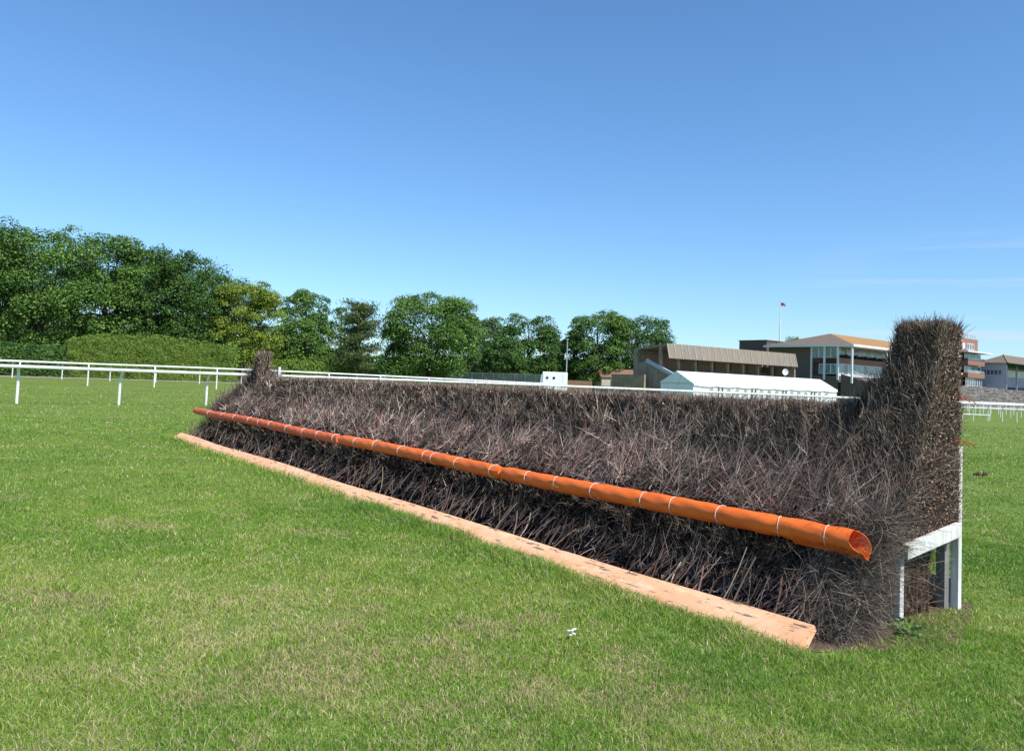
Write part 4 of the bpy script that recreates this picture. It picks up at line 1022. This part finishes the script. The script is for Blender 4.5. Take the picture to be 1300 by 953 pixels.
for x in (0.1, 6, 12): MB().box(x-.12, -.14, 0, x+.12, .1, zw-.4).build('column', M['metal'], rs_)

# ---- small things in the middle distance
def house(px, Y, w_, d_, zw, zr, rz_, label, wm, rm_, name='cottage', cat_='house'):
    p = gp(px, Y); h = empty(name, (p.x, p.y, float(gz(p.x, p.y))), rz_, label, cat_)
    MB().box(-w_/2, 0, 0, w_/2, d_, zw).build('wall', wm, h)
    MB().prism([(-.3, zw-.05), (d_/2, zr), (d_+.3, zw-.05)], 'x', -w_/2-.25, w_/2+.25).build('roof', rm_, h)
    MB().box(-w_*.25, -.05, zw*.35, -w_*.02, -.01, zw*.8).build('window', M['glass'], h)
    return h
M['cream'] = mat('cream_render', (.55, .48, .38), .85, .2, noise=.2, nscale=1.5)
M['pink'] = mat('pinkish_brick', (.46, .34, .29), .85, .2, noise=.2, nscale=1.5)
M['redtile'] = mat('red_brown_tiles', (.27, .15, .10), .85, .2, noise=.3, nscale=3)
house(344, 125, 4.2, 4, 3.9, 4.6, R(12), 'small pinkish outbuilding with a low roof behind the far wing', M['pink'], M['redtile'], 'outbuilding', 'outbuilding')
house(740, 150, 6, 5, 2.9, 4.6, 0, 'small brown-roofed cottage right of the lamp post, under the tall round tree', M['brick_dark'], M['redtile'])
house(786, 140, 6.5, 6, 3.0, 4.5, R(10), 'cream bungalow with red-brown roof, just left of the old grandstand', M['cream'], M['redtile'], 'bungalow')
# rendered garden wall
p = gp(776, 118); q = gp(812, 112); wl = empty('garden_wall', (p.x, p.y, 0), math.atan2(q.y-p.y, q.x-p.x), 'drab ochre boundary wall between the bungalow and the old grandstand', 'wall')
MB().box(0, 0, 0, (q-p).length+1, .25, 3.1).build('wall_panel', M['bwall'], wl); MB().box(-.05, -.05, 3.1, (q-p).length+1, .3, 3.2).build('coping', M['conc'], wl)
# parked car under the trees
p = gp(771, 112); car = empty('parked_car', (p.x, p.y, 0), R(8), 'small dark car parked before the bungalow, left of the old grandstand', 'car')
M['carpaint'] = mat('dark_blue_paint', (.03, .04, .06), .25, .6)
MB().prism([(-2, .35), (-2.0, .75), (-1.25, .9), (-.7, 1.4), (.8, 1.4), (1.4, .95), (2.0, .85), (2.05, .35)], 'y', -.82, .82).build('body', M['carpaint'], car, bevel=.03)
MB().prism([(-1.12, .93), (-.66, 1.34), (.76, 1.34), (1.25, .97)], 'y', -.84, .84).build('window', M['glass'], car)
for x in (-1.3, 1.3):
    for y in (-.83, .66):
        o = MB().bar((x, y, .32), (x, y+.17, .32), .32, 14).build('wheel', M['dark'], car)
for y in (-.55, .55): MB().box(-2.05, y-.15, .62, -1.99, y+.15, .76).build('headlight', M['trim'], car)
# white cabin with two round windows
p = gp(703, 98); cb = empty('white_cabin', (p.x, p.y, 0), R(-3), 'white box cabin with two round dark windows beside the lamp post', 'cabin')
MB().box(-1.45, 0, .15, 1.7, 2.3, 2.05+.85).build('body', M['canvas'], cb, bevel=.12)
MB().prism([(-1.85, .15), (-1.46, .15), (-1.46, 2.7), (-1.6, 2.5)], 'y', .1, 2.2).build('tapered_end', M['lilac'], cb)
for x in (-.85, .0): MB().bar((x, -.03, 2.15), (x, .0, 2.15), .17, 16).build('round_window', M['dark'], cb)
MB().bar((-.9, -.01, .2), (-.9, .25, .2), .28, 12).build('wheel', M['dark'], cb)
# lamp post
p = gp(718.5, 104); lp = empty('lamp_post', (p.x, p.y, 0), 0, 'slim grey lamp post standing behind the white cabin', 'lamp post')
zl = at(718, 431, 104).z; MB().bar((0, 0, 0), (0, 0, zl), .10, 8, .06).build('pole', M['metal'], lp); MB().box(-.12, -.5, zl-.05, .12, .15, zl+.07).build('lamp_head', M['metal'], lp)
# wire mesh security panels
me_p = me_w = me_s = None
N_p = 9
for k in range(N_p):
    px = 572+k*13.4; Y = 118-k*1.6; a = gp(px, Y); b = gp(px+13.4, Y-1.6); wd = (b-a).length
    fe = empty('mesh_panel', (a.x, a.y, 0), math.atan2(b.y-a.y, b.x-a.x), ['leftmost', 'second from the left', 'third from the left', 'fourth from the left', 'middle', 'fourth from the right', 'third from the right', 'second from the right', 'rightmost'][k]+' of the grey mesh fence panels left of the white cabin', 'fence panel', 'wire mesh fence panels left of the white cabin')
    if me_p is None:
        m = MB(); h = 2.55
        for q in ((.03, 0, .1), ): m.tube([(.04, 0, .05), (.04, 0, h), (wd-.04, 0, h), (wd-.04, 0, .05)], .045, 6)
        o = m.build('frame', M['metal'], fe); me_p = o.data
        g = MB(); x = .12
        while x < wd-.1: g.box(x-.014, -.012, .1, x+.014, .012, h-.04); x += .085
        for z in (.4, .95, 1.5, 2.05): g.box(.05, .013, z-.02, wd-.05, .03, z+.02)
        o = g.build('mesh', mat('dull_wire', (.36, .37, .36), .6, .3, metal=.2), fe); me_w = o.data
        s2 = MB().box(-.05, -.06, 0, .05, .06, 2.6); o = s2.build('post', mat('ochre_post', (.30, .22, .09), .8, .2), fe); me_s = o.data
    else: link('frame', me_p, fe); link('mesh', me_w, fe); link('post', me_s, fe)
# low timber wall right of the cabin
p = gp(720, 112); tf = empty('timber_fence', (p.x, p.y, 0), 0, 'short brown close-boarded fence just right of the white cabin', 'fence')
bd = MB()
for k in range(10): bd.box(k*.36, 0, 0, k*.36+.34, .03, 2.0+.03*(k % 2))
bd.build('boards', mat('brown_boards', (.28, .17, .11), .85, .2, noise=.3, nscale=4), tf); MB().box(0, .031, .5, 3.6, .09, .6).box(0, .031, 1.5, 3.6, .09, 1.6).build('backing_rail', M['grey_wood'], tf)
# timber posts of the wire fence along the path
mp_ = None; k = 0
for px, Y in ((-60, 66), (8, 69), (48, 71), (96, 72.5), (142, 74.5), (209, 78.5), (236, 79.5)):
    q = gp(px, Y); q.z = float(gz(q.x, q.y)); pz = at(px, 466+.0395*px-1, Y).z
    lab = ['weathered wooden post beyond the left edge of the photo', 'leftmost weathered wooden post before the dark hedge', 'second weathered wooden post before the dark hedge', 'wooden post at the left end of the yellow-green hedge', 'wooden post before the yellow-green hedge, third from its left', 'thin wooden post before the middle of the yellow-green hedge', 'thin wooden post before the right part of the yellow-green hedge'][k]; k += 1
    if mp_ is None: o = MB().box(-.14, -.14, -.1, .14, .14, 1.15).build('fence_post', M['grey_wood'], None, bevel=.02); mp_ = o.data
    else: o = link('fence_post', mp_)
    o.location = q; tag(o, lab, 'post', 'wooden posts in front of the hedges')

# far woodland behind everything, one mass
hedge('distant_wood', [(-500, 150, 400), (-100, 170, 400), (240, 185, 405), (420, 190, 452), (640, 200, 458), (840, 210, 462), (1000, 230, 470)], 8, 'dark', 'dark distant woodland behind the middle trees', 'woodland', 26000, 1.0, rough=.9)
bpy.data.objects['distant_wood']['kind'] = 'stuff'
